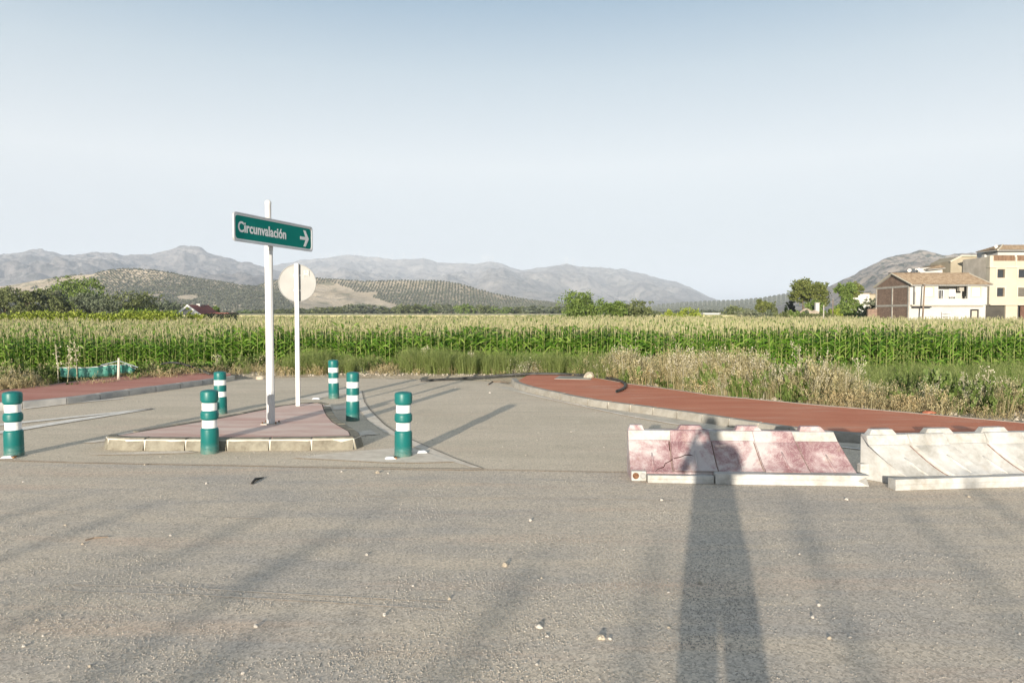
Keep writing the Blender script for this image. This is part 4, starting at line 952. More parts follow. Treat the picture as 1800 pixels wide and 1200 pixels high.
# white cottage far right of the pines
Yh = 260.0; B3 = empty('cottage', (0, 0, 0), 0, 'small white cottage with tan side wall left of the brick gable', 'house')
v0, v1 = X(1498, Yh), X(1527, Yh); bx('wall', B3, m_wwall, v0, v1, Yh, Yh+7, FIELDZ, Z(516, Yh)); bx('side_wall', B3, m_tanwall, v1+0.02, X(1543, Yh), Yh+0.5, Yh+7, FIELDZ, Z(517.5, Yh))
bx('window', B3, m_dark, X(1522, Yh), X(1523.3, Yh), Yh-0.05, Yh+0.05, Z(524, Yh), Z(521, Yh)); bx('roof', B3, m_tile, v0-0.4, X(1527, Yh)+0.3, Yh-0.4, Yh+7.4, Z(516, Yh)+0.01, Z(514.6, Yh)); bx('roof', B3, m_tile, v1+0.35, X(1543, Yh)+.3, Yh+0.1, Yh+7.3, Z(517.5, Yh)+0.01, Z(516.2, Yh))
bx('chimney', B3, m_wwall, X(1508, Yh), X(1511, Yh), Yh+1, Yh+1.8, Z(514.5, Yh), Z(511, Yh))
# gabled house at left
Yg = 250.0; B4 = empty('gabled_house', (0, 0, 0), 0, 'white gabled house with dark red roof beyond the vine hedge', 'house')
gx0, gx1, gxm = X(313, Yg), X(352, Yg), X(332, Yg)
def gable_f(x0, x1, xm, y0, y1, z0, z1, zt):
    mb = MB(); v = [(x0, y0, z0), (x1, y0, z0), (x1, y0, z1), (xm, y0, zt), (x0, y0, z1)]; v2 = [(p[0], y1, p[2]) for p in v]
    mb.add(v+v2, [(0,1,2,3,4), (9,8,7,6,5)]+[(i, (i+1) % 5, (i+1) % 5+5, i+5) for i in range(5)]); return mb
obj('wall', gable_f(gx0, gx1, gxm, Yg, Yg+10, FIELDZ, Z(553, Yg), Z(537, Yg)), m_wwall, B4)
for sx_, xe in ((0, gx0-0.6), (1, gx1+1.0)):
    zt = Z(535.5, Yg); zb_ = Z(553.5, Yg); mb = MB(); xx1 = gxm+4.5 if sx_ else gxm
    mb.add([(xe, Yg-0.7, zb_), (gxm, Yg-0.7, zt), (gxm+2.5, Yg+10.5, zt), (xe+2.5, Yg+10.5, zb_), (xe, Yg-0.7, zb_-0.45), (gxm, Yg-0.7, zt-0.45), (gxm+2.5, Yg+10.5, zt-0.45), (xe+2.5, Yg+10.5, zb_-0.45)], [(0,1,2,3),(7,6,5,4),(0,4,5,1),(1,5,6,2),(2,6,7,3),(3,7,4,0)])
    rr_ = obj('roof', mb, m_tilered, B4)
    mb = MB(); mb.add([(xe, Yg-0.78, zb_+0.05), (gxm, Yg-0.78, zt+0.05), (gxm, Yg-0.78, zt-0.75), (xe, Yg-0.78, zb_-0.75)], [(0,1,2,3)]); bb_ = obj('bargeboard', mb, m_white, rr_, fixn=False)
    so = bb_.modifiers.new('thick', 'SOLIDIFY'); so.thickness = 0.07
bx('chimney', B4, m_wwall, X(347, Yg+5), X(353.5, Yg+5), Yg+4.5, Yg+5.6, Z(548, Yg), Z(533.5, Yg)); bx('chimney_cap', B4, m_dark, X(343, Yg+5), X(358, Yg+5), Yg+5.7, Yg+6.6, Z(538.5, Yg), Z(537.6, Yg))
bx('annex_wall', B4, m_wwall, X(366, Yg), X(395, Yg), Yg+2, Yg+8, FIELDZ, Z(552, Yg)); bx('annex_roof', B4, m_tilered, X(362, Yg), X(399, Yg), Yg+1.5, Yg+8.5, Z(552, Yg)+.01, Z(549.5, Yg))
# shed, ruin, poles, car
SH = empty('white_shed', (0, 0, 0), 0, 'long low white shed between the yellow green bushes and the dark bushes', 'shed'); Ys = 340
bx('wall', SH, m_wwall, X(1236, Ys), X(1265, Ys), Ys, Ys+6, FIELDZ, Z(551, Ys)); bx('roof', SH, m_whitesh, X(1235, Ys), X(1266, Ys), Ys-0.5, Ys+6.5, Z(551, Ys)+.01, Z(550.2, Ys))
def rock(name, loc, s, m, seed, parent=None, sub=2, flat_=0.7):
    bm = bmesh.new(); bmesh.ops.create_icosphere(bm, subdivisions=sub, radius=1)
    for v_ in bm.verts:
        n_ = mn.noise(v_.co*1.3+Vector((seed*3.7, 0, 0)))*0.45+mn.noise(v_.co*3.1+Vector((0, seed*2.3, 0)))*0.18; v_.co *= 1+n_; 
    for v_ in bm.verts: v_.co = Vector((v_.co.x*s[0], v_.co.y*s[1], max(v_.co.z, -0.5)*s[2]*flat_))
    me = bpy.data.meshes.new(name); bm.to_mesh(me); bm.free(); me.materials.append(m); o = link(name, me, parent); o.location = loc; return o
m_stone = simple('pale_limestone', (0.34, 0.29, 0.22), (0.47, 0.42, 0.34), 9, 0.9, bs=0.6, bscale=22, bdist=0.02)
m_earthrock = simple('tan_earth_rock', (0.26, 0.21, 0.155), (0.42, 0.36, 0.28), 0.9, 0.95, detail=9)
Yr = 185
RU = empty('stone_ruin', (X(1417, Yr), Yr, FIELDZ), 0, 'crumbling tan stone building with a white chimney stub below the big pines', 'ruin')
for i, (dx, dz, s) in enumerate([(-1.6, 1.3, 1.3), (0, 1.7, 1.6), (1.5, 1.6, 1.2), (-0.6, 0.7, 1.5), (0.9, 0.7, 1.6)]): rock('stone_pile', (dx*1.2, 0, dz*1.35), (s*1.2, 0.8, s*1.15), m_earthrock, i+40, RU)
bx('chimney', RU, m_wwall, 2.3, 3.2, 0, 0.8, 0, Z(532.5, Yr)-FIELDZ); bx('chimney_cap', RU, m_conc, 2.15, 3.35, -0.1, 0.9, Z(532.5, Yr)-FIELDZ+.01, Z(531.6, Yr)-FIELDZ)
def pole(px, Y, pyt, r, m, label, lean=0, pyb=None, cross=False):
    z0 = FIELDZ-0.3 if pyb is None else Z(pyb, Y); r_ = empty('utility_pole', (X(px, Y), Y, z0), 0, label, 'pole')
    H = Z(pyt, Y)-z0; mb = MB(); mb.tube([(0, 0, 0), (lean*0.5, 0, H/2), (lean, 0, H)], [r, r*0.85, r*0.7], 8); obj('pole', mb, m, r_, True)
    mb = MB(); mb.lathe([(r*0.75, 0), (r*0.9, 0.02), (r*0.9, 0.08), (r*0.3, 0.12)], 8, (lean, 0, H-0.02)); obj('pole_cap', mb, m_conc, r_)
    return r_
pole(1447, 135, 537, 0.13, m_conc, 'bare wooden pole standing in front of the pines', 0)
pole(1463, 165, 526, 0.12, m_wood, 'thin brown pole left of the tall tree', 0)
pole(1620, 103.2, 499.5, 0.13, m_wood, 'dark leaning wooden pole in front of the white facade', 0.25)
pole(284, 160, 545, 0.10, m_conc, 'short pale post above the vine hedge', 0)
m_blue, t, b = nmat('dark_blue_paint', 0.25, 0.5); setc(t, b, (0.02, 0.04, 0.12))
CARY = 150; CR = empty('parked_car', (X(1461, CARY), CARY, FIELDZ), R(10), 'dark blue car just showing above the corn near the poles', 'car')
prof = [(-2.0, 0.35), (2.0, 0.35), (2.05, 0.75), (1.5, 0.92), (0.95, 1.0), (-1.9, 1.0), (-2.05, 0.7)]
mb = MB(); vs = [(x, y, z) for y in (-0.85, 0.85) for x, z in prof]; n = len(prof)
mb.add(vs, [tuple(range(n)), tuple(range(2*n-1, n-1, -1))]+[(i, (i+1) % n, (i+1) % n+n, i+n) for i in range(n)]); bevel(obj('body', mb, m_blue, CR), 0.06)
prof = [(-1.8, 1.01), (0.9, 1.01), (0.3, 1.42), (-1.3, 1.45)]; mb = MB(); vs = [(x, y*(0.82 if z > 1.2 else 0.95), z) for y in (-0.8, 0.8) for x, z in prof]; n = 4
mb.add(vs, [tuple(range(n)), tuple(range(2*n-1, n-1, -1))]+[(i, (i+1) % n, (i+1) % n+n, i+n) for i in range(n)]); obj('cabin', mb, m_glass, CR)
bx('roof', CR, m_blue, -1.25, 0.25, -0.62, 0.62, 1.455, 1.49)
for sx_ in (-1.3, 1.3):
    for sy_ in (-0.8, 0.8):
        mb = MB(); mb.lathe([(0.2, -0.09), (0.31, -0.08), (0.31, 0.08), (0.2, 0.09)], 16); w_ = obj('wheel', mb, m_dark, CR); w_.rotation_euler = (R(90), 0, 0); w_.location = (sx_, sy_, 0.31)

# ------------------------------------------------------------------ verge plants
m_straw = leafmat('dry_straw', (0.22, 0.19, 0.09), (0.38, 0.335, 0.18), (0.54, 0.49, 0.31), 0.3, 0.8)
m_brown = leafmat('brown_dry_weed', (0.16, 0.11, 0.06), (0.30, 0.23, 0.13), (0.42, 0.34, 0.21), 0.2, 0.8)
m_grn = leafmat('green_weed', (0.08, 0.13, 0.025), (0.13, 0.19, 0.045), (0.22, 0.26, 0.09), 0.3, 0.6)
m_fen = leafmat('feathery_green', (0.13, 0.18, 0.045), (0.21, 0.265, 0.08), (0.34, 0.37, 0.15), 0.35, 0.7)
m_gold = leafmat('golden_tangle', (0.28, 0.21, 0.10), (0.42, 0.34, 0.18), (0.54, 0.46, 0.29), 0.3, 0.8)
m_greyw = leafmat('pale_seed_heads', (0.24, 0.23, 0.14), (0.42, 0.385, 0.27), (0.62, 0.58, 0.47), 0.2, 0.8)
def blades(seed, n, H, spread, w_, mats, bend=0.5, heads=0, head_mi=0, hs=0.012, rad=0.12, twig=0):
    r = random.Random(seed); mb = MB()
    for k_ in range(n):
        a = r.random()*6.28; rr = rad*math.sqrt(r.random()); p0 = Vector((rr*math.cos(a), rr*math.sin(a), -0.03)); a2 = a+r.uniform(-1, 1)
        L = H*r.uniform(0.45, 1.05); d = Vector((math.cos(a2), math.sin(a2), 0)); sdv = Vector((-math.sin(a2+r.uniform(-1, 1)), math.cos(a2), 0)).normalized(); be = bend*r.uniform(0.1, 1)*spread
        pts = [p0, p0+d*L*be*0.3+Vector((0, 0, L*0.55)), p0+d*L*be*0.95+Vector((0, 0, L*(1-be*0.25)))]
        mi_ = 0 if r.random() < 0.75 or len(mats) < 2 else 1
        ribbon(mb, pts, [w_, w_*0.85, w_*0.2], sdv, mi_)
        for t_ in range(twig):
            q = pts[1].lerp(pts[2], r.random()); dd = Vector((r.uniform(-1, 1), r.uniform(-1, 1), r.uniform(0.2, 1.2)))*0.09*H
            ribbon(mb, [q, q+dd], [w_*0.6, w_*0.4], sdv, mi_)
            if heads: ribbon(mb, [q+dd-Vector((0, 0, hs)), q+dd+Vector((0, 0, hs*1.2))], [hs, hs*0.7], sdv, head_mi)
        if heads and r.random() < 0.8:
            for h_ in range(heads):
                q = pts[1].lerp(pts[2], 0.45+0.55*r.random())+Vector((r.uniform(-1, 1), r.uniform(-1, 1), r.uniform(-.5, 1)))*0.03; ribbon(mb, [q-Vector((0, 0, hs)), q+Vector((r.uniform(-hs, hs), 0, hs*1.3))], [hs*0.8, hs*0.5], sdv, head_mi)
    return mb.mesh('weed', mats, False, False)
straw_p = [blades(s, 34, 0.85, 1, 0.0042, [m_straw, m_gold], 0.45, 3, 0, 0.009, 0.18) for s in range(5)] + [blades(s+9, 22, 0.85, 1, 0.0035, [m_greyw, m_straw], 0.4, 5, 0, 0.010, 0.18, 3) for s in range(3)] + [blades(s+19, 22, 0.7, 1, 0.006, [m_grn, m_straw], 0.5, 7, 1, 0.013, 0.16, 2) for s in range(3)]
low_p = [blades(s+20, 34, 0.3, 1.6, 0.004, [m_straw, m_brown], 0.9, 2, 0, 0.01, 0.18) for s in range(4)] + [blades(s+30, 24, 0.38, 1.5, 0.0045, [m_gold, m_brown], 0.8, 3, 0, 0.009, 0.2, 3) for s in range(3)] + [blades(s+70, 9, 0.6, 1.6, 0.005, [m_straw, m_brown], 0.9, 2, 0, 0.01, 0.2, 5) for s in range(2)]
green_p = [blades(s+40, 22, 0.6, 1, 0.007, [m_grn, m_grn], 0.5, 10, 0, 0.022, 0.13) for s in range(4)] + [blades(s+50, 18, 0.38, 1.4, 0.010, [m_grn, m_fen], 0.9, 12, 0, 0.024, 0.16) for s in range(3)]
fen_p = [blades(s+60, 46, 0.7, 1, 0.0035, [m_fen, m_fen], 0.55, 0, 0, 0.01, 0.14, 7) for s in range(5)]
def scat(name, n, x0, x1, d0, d1, dens, protos_, s0, s1, ymax=CORN0+0.4, sf=None):
    pts = []; rot = []; scl = []; tries = 0
    while len(pts) < n and tries < n*25:
        tries += 1; x = random.uniform(x0, x1); d = d0+(d1-d0)*random.random()**1.3; y = float(yb(x))+d
        if y > ymax: continue
        pr_ = dens(x, y, d)
        if 0.02 < x/y < 0.21 and d < 0.75: continue
        if random.random() > pr_: continue
        s = random.uniform(s0, s1)*(0.75+0.5*min(1, pr_))*(sf(x, y, d) if sf else 1); pts.append((x, y, ground_z(x, y))); rot.append((random.uniform(-.15, .15), random.uniform(-.15, .15), random.random()*6.28)); scl.append((s, s, s*random.uniform(0.85, 1.15)))
    o = gn_scatter(name, pts, rot, scl, RNG.integers(0, len(protos_), len(pts)), protos_); print(name, len(pts)); return o
def sm(x, a, b_): t_ = max(0, min(1, (x-a)/(b_-a))); return t_*t_*(3-2*t_)
def patch(x, y, s, k_): return sm(fbm(x*s, y*s, k_, 3), -0.25, 0.25)
def netgap(x, y): q = x/y; return -0.62 < q < -0.50 and y < 17.5
def dens_straw(x, y, d):
    q = x/y; a = 0
    if x > 0.8: a = sm(q, 0.08, 0.17)*sm(d, 0.55, 1.8)*(1-sm(d, 5.5, 8.5))*(1-0.93*sm(q, 0.42, 0.48))
    if x < -8: a = max(a, (1-sm(q, -0.65, -0.62))*sm(d, 0.3, 1.2)*(1-sm(d, 3.0, 5))*0.6)
    return a*(0.15+0.85*patch(x, y, 0.75, 1.7))
def dens_low(x, y, d):
    q = x/y; a = 0.3*sm(d, 0.3, 1.0)*(1-0.6*sm(d, 3, 6))
    if q > 0.40: a = 0.8*sm(d, 0.10, 0.7)*(1-sm(d, 5.0, 7.5))
    if x < -7: a = 0.65*sm(d, 0.15, 0.6)*(1-sm(d, 4, 8))
    if netgap(x, y): a = 0.10
    if -6.5 < x < 1: a = 0.35
    return a*(0.3+0.7*patch(x, y, 0.9, 5.5))
def dens_fen(x, y, d):
    q = x/y; a = 0
    if -6.9 < x < 2.6: a = sm(d, 0.1, 0.4)*(1-sm(d, 2.5, 6))*(0.08+0.92*sm(fbm(x*0.55, 2.0, 4.4, 2), -0.2, 0.12))
    if q > 0.36: a = 0.7*sm(q, 0.38, 0.46)*sm(d, 4.0, 6.5)*(1-sm(d, 13, 18))
    if x < -7: a = 0.15*sm(d, 2, 3)
    return a*(0.35+0.65*patch(x, y, 0.6, 9.1))
def dens_grn(x, y, d):
    q = x/y; a = 0.20*sm(d, 0.6, 1.5)
    if q > 0.15: a = 0.8*sm(d, 0.5, 1.5)*(1-sm(d, 7, 9))
    if q > 0.43: a = 0.95*sm(d, 0.8, 2.0)*(1-sm(d, 5, 7))*sm(fbm(x*0.5, y*0.5, 21.0, 2), -0.3, 0.1)
    if -12 < x < -7.2: a = 0.5*sm(d, 0.8, 1.6)
    if netgap(x, y): a = 0.03
    return a*(0.2+0.8*patch(x, y, 0.8, 13.3))
scat('dry_grass', 2300, -14, 16, 0.3, 9, dens_straw, straw_p, 0.65, 1.05, sf=lambda x, y, d: 0.5 if x < 0 else 0.9)
scat('low_dry_weeds', 3200, -16, 18, 0.05, 12, dens_low, low_p, 0.7, 1.4, sf=lambda x, y, d: 0.62 if x/y > 0.40 else (0.7 if x < 1.5 else 1))
scat('feathery_weeds', 3000, -14, 24, 0.15, 17, dens_fen, fen_p, 0.5, 0.85, sf=lambda x, y, d: 1.7 if x/y > 0.36 else 1.0)
scat('green_weeds', 2800, -15, 22, 0.4, 15, dens_grn, green_p, 0.55, 1.0)
# verge clods and small stones
cl = []
for s in range(5):
    bm = bmesh.new(); bmesh.ops.create_icosphere(bm, subdivisions=1, radius=1)
    for v_ in bm.verts: v_.co *= 1+0.35*mn.noise(v_.co*1.7+Vector((s*5.1, 0, 0))); v_.co.z *= 0.7
    me = bpy.data.meshes.new('clod'); bm.to_mesh(me); bm.free(); me.materials.append(m_stone if s % 2 else simple('gravel_stone', (0.30, 0.27, 0.22), (0.46, 0.41, 0.34), 30, 0.9) if 'gravel_stone' not in MATS else MATS['gravel_stone']); cl.append(me)
pts = []; scl = []
for i in range(3800):
    x = random.uniform(-14, 14); d = 0.02+1.6*random.random()**1.7; y = float(yb(x))+d; pts.append((x, y, ground_z(x, y))); s = 0.008+0.03*random.random()**3; scl.append((s, s, s))
gn_scatter('verge_stones', pts, RNG.uniform(0, 6.28, (len(pts), 3)), scl, RNG.integers(0, 5, len(pts)), cl)
m_gra = [simple('gravel_grey', (0.22, 0.21, 0.195), (0.40, 0.37, 0.33), 300, 0.9), simple('gravel_tan', (0.32, 0.29, 0.24), (0.5, 0.46, 0.4), 300, 0.9)]
grv = []
for s, c_ in enumerate(cl):
    q_ = c_.copy(); q_.materials.clear(); q_.materials.append(m_gra[1 if s == 3 else 0]); grv.append(q_)
# loose gravel on the worn asphalt
pts = []; scl = []
n = 0
while n < 34000:
    y = 2.9+ (8.2-2.9)*random.random()**1.15; x = random.uniform(-0.78*y, 0.78*y)
    p_ = sm(fbm(x*0.7, y*1.5, 2.5, 4), -0.22, 0.3)*(0.25+0.75*(1-sm(abs(y-4.6), 0.5, 2.6)))
    if x > 1.5: p_ *= 0.35
    if random.random() > p_+0.05: continue
    pts.append((x, y, 0.001)); s = 0.0018+0.0036*random.random()**2.2; scl.append((s, s, s)); n += 1
gn_scatter('gravel', pts, RNG.uniform(0, 6.28, (len(pts), 3)), scl, RNG.integers(0, 5, len(pts)), grv)
pts = []; scl = []
for i in range(2600):
    y = random.uniform(8, 18.5); x = random.uniform(-0.7*y, 0.4*y); 
    if y > yb(x)-0.3 or (x > -5.4 and x < -2 and 8.8 < y < 12.9): continue
    pts.append((x, y, 0.007)); s = 0.002+0.009*random.random()**4; scl.append((s, s, s))
gn_scatter('road_grit', pts, RNG.uniform(0, 6.28, (len(pts), 3)), scl, RNG.integers(0, 5, len(pts)), grv)
#@@PART4
# single stones lying on the road
ST = [(888, 994, 15, 'white angular stone left of centre on the worn asphalt'), (948, 1103, 15, 'split pale stone with dark top near the bottom centre'), (962, 1118, 9, 'small upright stone right of the split pale stone'), (1056, 1122, 17, 'rounded orange tinted stone with a tall shadow at bottom centre'), (1072, 1123, 9, 'small white stone right beside the rounded one'), (676, 1081, 11, 'white stone left of the bottom centre'), (790, 1053, 9, 'beige stone at the end of the tan dust streak'), (944, 1168, 8, 'small beige stone close to the bottom edge'), (933, 915, 8, 'white pebble in the middle of the road'), (952, 1016, 6, 'tiny white pebble below the white angular stone'), (1163, 879, 8, 'pebble in front of the faded red barrier'), (1488, 878, 8, 'pebble in front of the gap between the barriers'), (1703, 873, 8, 'flat pebble in front of the white barrier'), (449, 1101, 11, 'white stone with a long shadow at lower left'), (427, 1183, 9, 'pale stone near the lower left edge'), (66, 1090, 8, 'white pebble at far lower left'), (42, 1136, 8, 'pebble below the far lower left one'), (76, 1117, 7, 'small pebble between two others at lower left'), (158, 1171, 8, 'small pale stone at lower left'), (1440, 1064, 9, 'white pebble at lower right outside the long shadow'), (1428, 1085, 9, 'orange pebble below the lower right white pebble'), (1458, 1122, 9, 'grey pebble at lower right'), (1494, 1120, 8, 'twin pebbles at lower right'), (1302, 1070, 6, 'orange pebble at the edge of the gravel patch in the shadow'), (1230, 1025, 8, 'pale pebble in the upper part of the gravel patch'), (1405, 974, 6, 'white pebble on the right half of the road'), (1792, 1114, 8, 'white pebble at the right edge'), (664, 831, 9, 'white stone just in front of the big bollard'), (682, 832, 5, 'tiny stone right beside the white stone'), (601, 829, 6, 'white stone in front of the island'), (255, 817, 5, 'tiny pebble left of the island front'), (861, 691, 6, 'small stick-like stone on the junction asphalt'), (1175, 1041, 7, 'pale pebble left of the gravel patch'), (1175, 1103, 7, 'orange pebble left of the long shadow edge'), (645, 975, 7, 'small white pebble left of centre'), (726, 1030, 6, 'small pebble by the dust streak'), (115, 923, 6, 'small pebble at far left'), (300, 941, 6, 'small pale pebble at left'), (363, 850, 6, 'pebble left of the black rubber strip'), (145, 956, 7, 'pebble left of the twig'), (1097, 966, 5, 'tiny dark pebble right of centre'), (41, 847, 5, 'pebble below the leftmost bollard')]
m_pebw = simple('white_pebble', (0.42, 0.39, 0.345), (0.52, 0.49, 0.44), 40, 0.8)
for i, (px, py, wpx, lb) in enumerate(ST):
    x, y = P(px, py); s = wpx/2/1300*y*0.85
    o = rock('stone', (x, y, s*0.28), (s, s*0.8, s*random.uniform(0.7, 1.0)), m_pebw if i % 3 else m_stone, i+1, None, 2, 0.85); o.rotation_euler = (0, 0, random.random()*6); tag(o, lb, 'stone')
# rocks on the verge
for px, py, wpx, lb, h in [(1036, 661, 18, 'pale flat rock lying on the black hose', 0.13), (1051, 656, 9, 'smaller pale rock just behind the flat one on the hose', 0.13), (1480, 698, 22, 'pale boulder in the dry weeds behind the pavement', 0.05), (1465, 690, 18, 'buried pale stone behind the boulder', 0.05), (1362, 701, 10, 'small pale rock at the foot of the leafy weed', 0.05), (1490, 711, 14, 'flat pale stone at the back edge of the pavement', 0.05), (1516, 713, 8, 'small white stone at the back edge of the pavement', 0.05), (457, 664, 13, 'pale rubble heap at the end of the left road', 0.0), (632, 654, 12, 'white rock in the weeds behind the middle bollards', 0.0)]:
    x, y = P(px, py+3, h); s = wpx/2/1300*y; o = rock('rock', (x, y, max(h, ground_z(x, y)) + s*0.35), (s, s*0.7, s*0.9), m_stone, px, None, 2, 0.9); tag(o, lb, 'rock')
rk = rock('broken_brick', (*P(1633, 727, 0.1), 0.12), (0.09, 0.05, 0.04), simple('red_brick_piece', (0.35, 0.1, 0.05), (0.4, 0.16, 0.1), 9), 4); tag(rk, 'small piece of red brick at the back edge of the pavement', 'brick')
# dug out earth clod at end, debris strip
m_rub = simple('black_rubber', (0.018, 0.018, 0.018), (0.035, 0.034, 0.032), 12, 0.6)
a = [P(443, 851), P(449, 845), P(458, 841), P(464, 840)]
mb = MB(); mb.tube([(p[0], p[1], 0.012+0.008*math.sin(i*2)) for i, p in enumerate(a)], [0.012, 0.014, 0.009, 0.003], 6); tag(obj('rubber_strip', mb, m_rub, None, True), 'curled black rubber strip lying on the road', 'debris')
a = [P(150, 950), P(165, 946), P(190, 944)]
mb = MB(); mb.tube([(p[0], p[1], 0.006) for p in a], [0.004, 0.005, 0.003], 5); tag(obj('twig', mb, m_wood, None), 'thin brown twig on the road at left', 'twig')
a = [P(858, 677), P(866, 672), P(880, 672), P(893, 674)]
mb = MB(); mb.tube([(p[0], p[1], 0.02) for p in a], [0.012, 0.014, 0.014, 0.008], 5); tag(obj('twig', mb, m_wood, None), 'dark curved twig at the tip of the right pavement', 'twig')

# ------------------------------------------------------------------ bollards
m_teal, t, b = nmat('teal_plastic', 0.42, 0.4)
setc(t, b, mix(t, ramp(t, noise(t, 9, 7, 0.7), [(0.45, 0.0), (0.8, 0.35)]), (0.003, 0.125, 0.118), (0.04, 0.17, 0.155))); bump(t, b, noise(t, 60, 3), 0.08, 0.002)
tcb = N(t, 'ShaderNodeTexCoord'); spb = N(t, 'ShaderNodeSeparateXYZ'); t.links.new(tcb.outputs['Object'], spb.inputs[0])
low_ = ramp(t, spb.outputs[2], [(0.0, 0.6), (0.05, 0.25), (0.14, 0.0)]); dn = ramp(t, noise(t, 25, 6, 0.7), [(0.35, 0.2), (0.65, 1.0)])
old_ = b.inputs['Base Color'].links[0].from_socket; setc(t, b, mix(t, mix(t, 1.0, low_, dn, 'MULTIPLY'), old_, (0.30, 0.26, 0.20)))
m_refl, t, b = nmat('white_reflective_band', 0.35, 0.5); setc(t, b, ramp(t, noise(t, 20, 5), [(0.3, (0.70, 0.70, 0.70)), (0.6, (0.80, 0.80, 0.80))]))
def make_bollard(kind, label):
    t_ = empty('bollard', (0, 0, 0), 0, label, 'bollard', None)
    rb = 0.084 if kind == 0 else 0.094; rr = 0.100 if kind == 0 else 0.0955
    def L(name, prof, m):
        mb = MB(); mb.lathe(prof, 40); o = obj(name, mb, m, t_, True); return autosmooth(o, 28)
    bs_ = L('body', [(0.101, 0), (0.103, 0.008), (0.102, 0.055), (0.099, 0.06), (0.099, 0.064), (0.102, 0.068), (0.1015, 0.10), (0.099, 0.104), (0.099, 0.109), (0.101, 0.114), (0.1, 0.27), (0.099, 0.285), (rb+0.003, 0.303), (rb, 0.3035)], m_teal)
    L('reflective_band', [(rb-0.004, 0.3), (rb, 0.301), (rb, 0.395), (rb-0.004, 0.396)], m_refl)
    L('ring', [(rb-0.003, 0.3965), (rb+0.001, 0.398), (rr, 0.418), (rr+0.001, 0.43), (rr+0.001, 0.468), (rr, 0.48), (rb+0.001, 0.505), (rb-0.003, 0.5065)], m_teal)
    L('reflective_band', [(rb-0.004, 0.506), (rb, 0.507), (rb, 0.597), (rb-0.004, 0.598)], m_refl)
    L('cap', [(rb-0.003, 0.5985), (rb+0.001, 0.600), (rr-0.001, 0.622), (rr+0.001, 0.632), (rr+0.001, 0.715), (rr-0.004, 0.730), (0.085, 0.738), (0.05, 0.746), (0.02, 0.75), (0.001, 0.7505)], m_teal)
    for a_ in (0, 1):        # seams of the mould and of the bands
        s_ = MB(); an = R(200+a_*150); ca, sa = math.cos(an), math.sin(an)
        for z0_, z1_ in ((0.31, 0.39), (0.515, 0.59)): s_.tube([(ca*(rb+0.0005), sa*(rb+0.0005), z0_), (ca*(rb+0.0005), sa*(rb+0.0005), z1_)], 0.0016, 4)
        obj('band_seam', s_, m_conc, t_)
    return t_
BL = [(25, 803, 0, 'teal bollard with two white bands at the far left edge', 1.0), (369, 798, 0, 'teal bollard standing against the front kerb of the island', 1.0), (388, 729, 1, 'teal bollard partly hidden behind the one at the island kerb', 0.93),
      (587, 702, 1, 'farthest teal bollard behind the round sign and island tip', 1.0), (620, 741, 1, 'teal bollard at the curved right side of the island', 1.0), (709, 804, 0, 'teal bollard on the pale painted triangle', 1.0)]
for i, (px, py, kd, lb, s) in enumerate(BL):
    t_ = make_bollard(kd, lb); x, y = P(px, py-1.5); t_.location = (x, y, 0.004); t_.scale = (1, 1, s); t_.rotation_euler = (R(random.uniform(-.6, .6)), R(random.uniform(-.6, .6)), random.uniform(-0.4, 0.4)); t_['group'] = 'teal and white bollards'
# white lane studs and broken bits
def stud(px, py, rz, label, amber, L_=0.16):
    x, y = P(px, py); r_ = empty('lane_stud', (x, y, 0.015), rz, label, 'lane stud', 'low white lane studs')
    mb = MB(); w_ = 0.045; vs = [(-L_/2, -w_, 0), (L_/2, -w_, 0), (L_/2, w_, 0), (-L_/2, w_, 0), (-L_/2+0.02, -w_*0.5, 0.022), (L_/2-0.03, -w_*0.5, 0.022), (L_/2-0.03, w_*0.5, 0.022), (-L_/2+0.02, w_*0.5, 0.022)]
    mb.add(vs, [(0,3,2,1),(4,5,6,7),(0,1,5,4),(1,2,6,5),(2,3,7,6),(3,0,4,7)]); obj('body', mb, m_refl, r_)
    if amber:
        mb = MB(); mb.box(L_/2-0.024, L_/2+0.012, -w_*0.8, w_*0.8, 0.001, 0.014); obj('reflector', mb, simple('rusty_reflector', (0.22, 0.09, 0.03), (0.3, 0.16, 0.07), 30), r_)
stud(14, 806.5, R(12), 'worn white stud in front of the leftmost bollard', True, 0.13); stud(686, 808, R(15), 'white stud with a rusty reflector left of the painted triangle bollard', True, 0.12); stud(742, 797, R(10), 'clean white stud right of the painted triangle bollard', False, 0.12); stud(556, 702.5, R(0), 'white stud left of the farthest bollard', False, 0.15)

# ------------------------------------------------------------------ signs
m_alu = simple('aluminium', (0.46, 0.47, 0.48), (0.56, 0.57, 0.58), 4, 0.4, 0.5, 0.35)
m_wpost = simple('white_post_paint', (0.52, 0.52, 0.515), (0.58, 0.58, 0.575), 3, 0.45)
m_greyback = simple('pale_grey_sheet', (0.30, 0.30, 0.29), (0.34, 0.345, 0.335), 3, 0.6)
m_signg, t, b = nmat('green_sign_face', 0.7, 0.12); setc(t, b, ramp(t, noise(t, 3, 6), [(0.3, (0.0, 0.20, 0.165)), (0.7, (0.003, 0.23, 0.19))]))
m_signw, t, b = nmat('white_sign_film', 0.4, 0.5); setc(t, b, (0.80, 0.80, 0.80))
px_, py_ = P(476, 744, 0.15); DS = empty('direction_sign', (px_, py_, 0.146), 0, 'green direction board with white lettering and arrow on a tall white post', 'road sign')
def fluted(r, z0, z1, n=16, dep=0.07):
    mb = MB(); prof = []
    for k_ in range(n*2): a = math.pi*k_/n; rr = r*(1-(dep if k_ % 2 else 0)); prof.append((rr*math.cos(a), rr*math.sin(a)))
    mb.prism(prof, z0, z1); return mb
obj('post', fluted(0.054, 0.44, 2.35), m_wpost, DS); obj('post_base', fluted(0.0565, 0.0, 0.44), m_alu, DS)
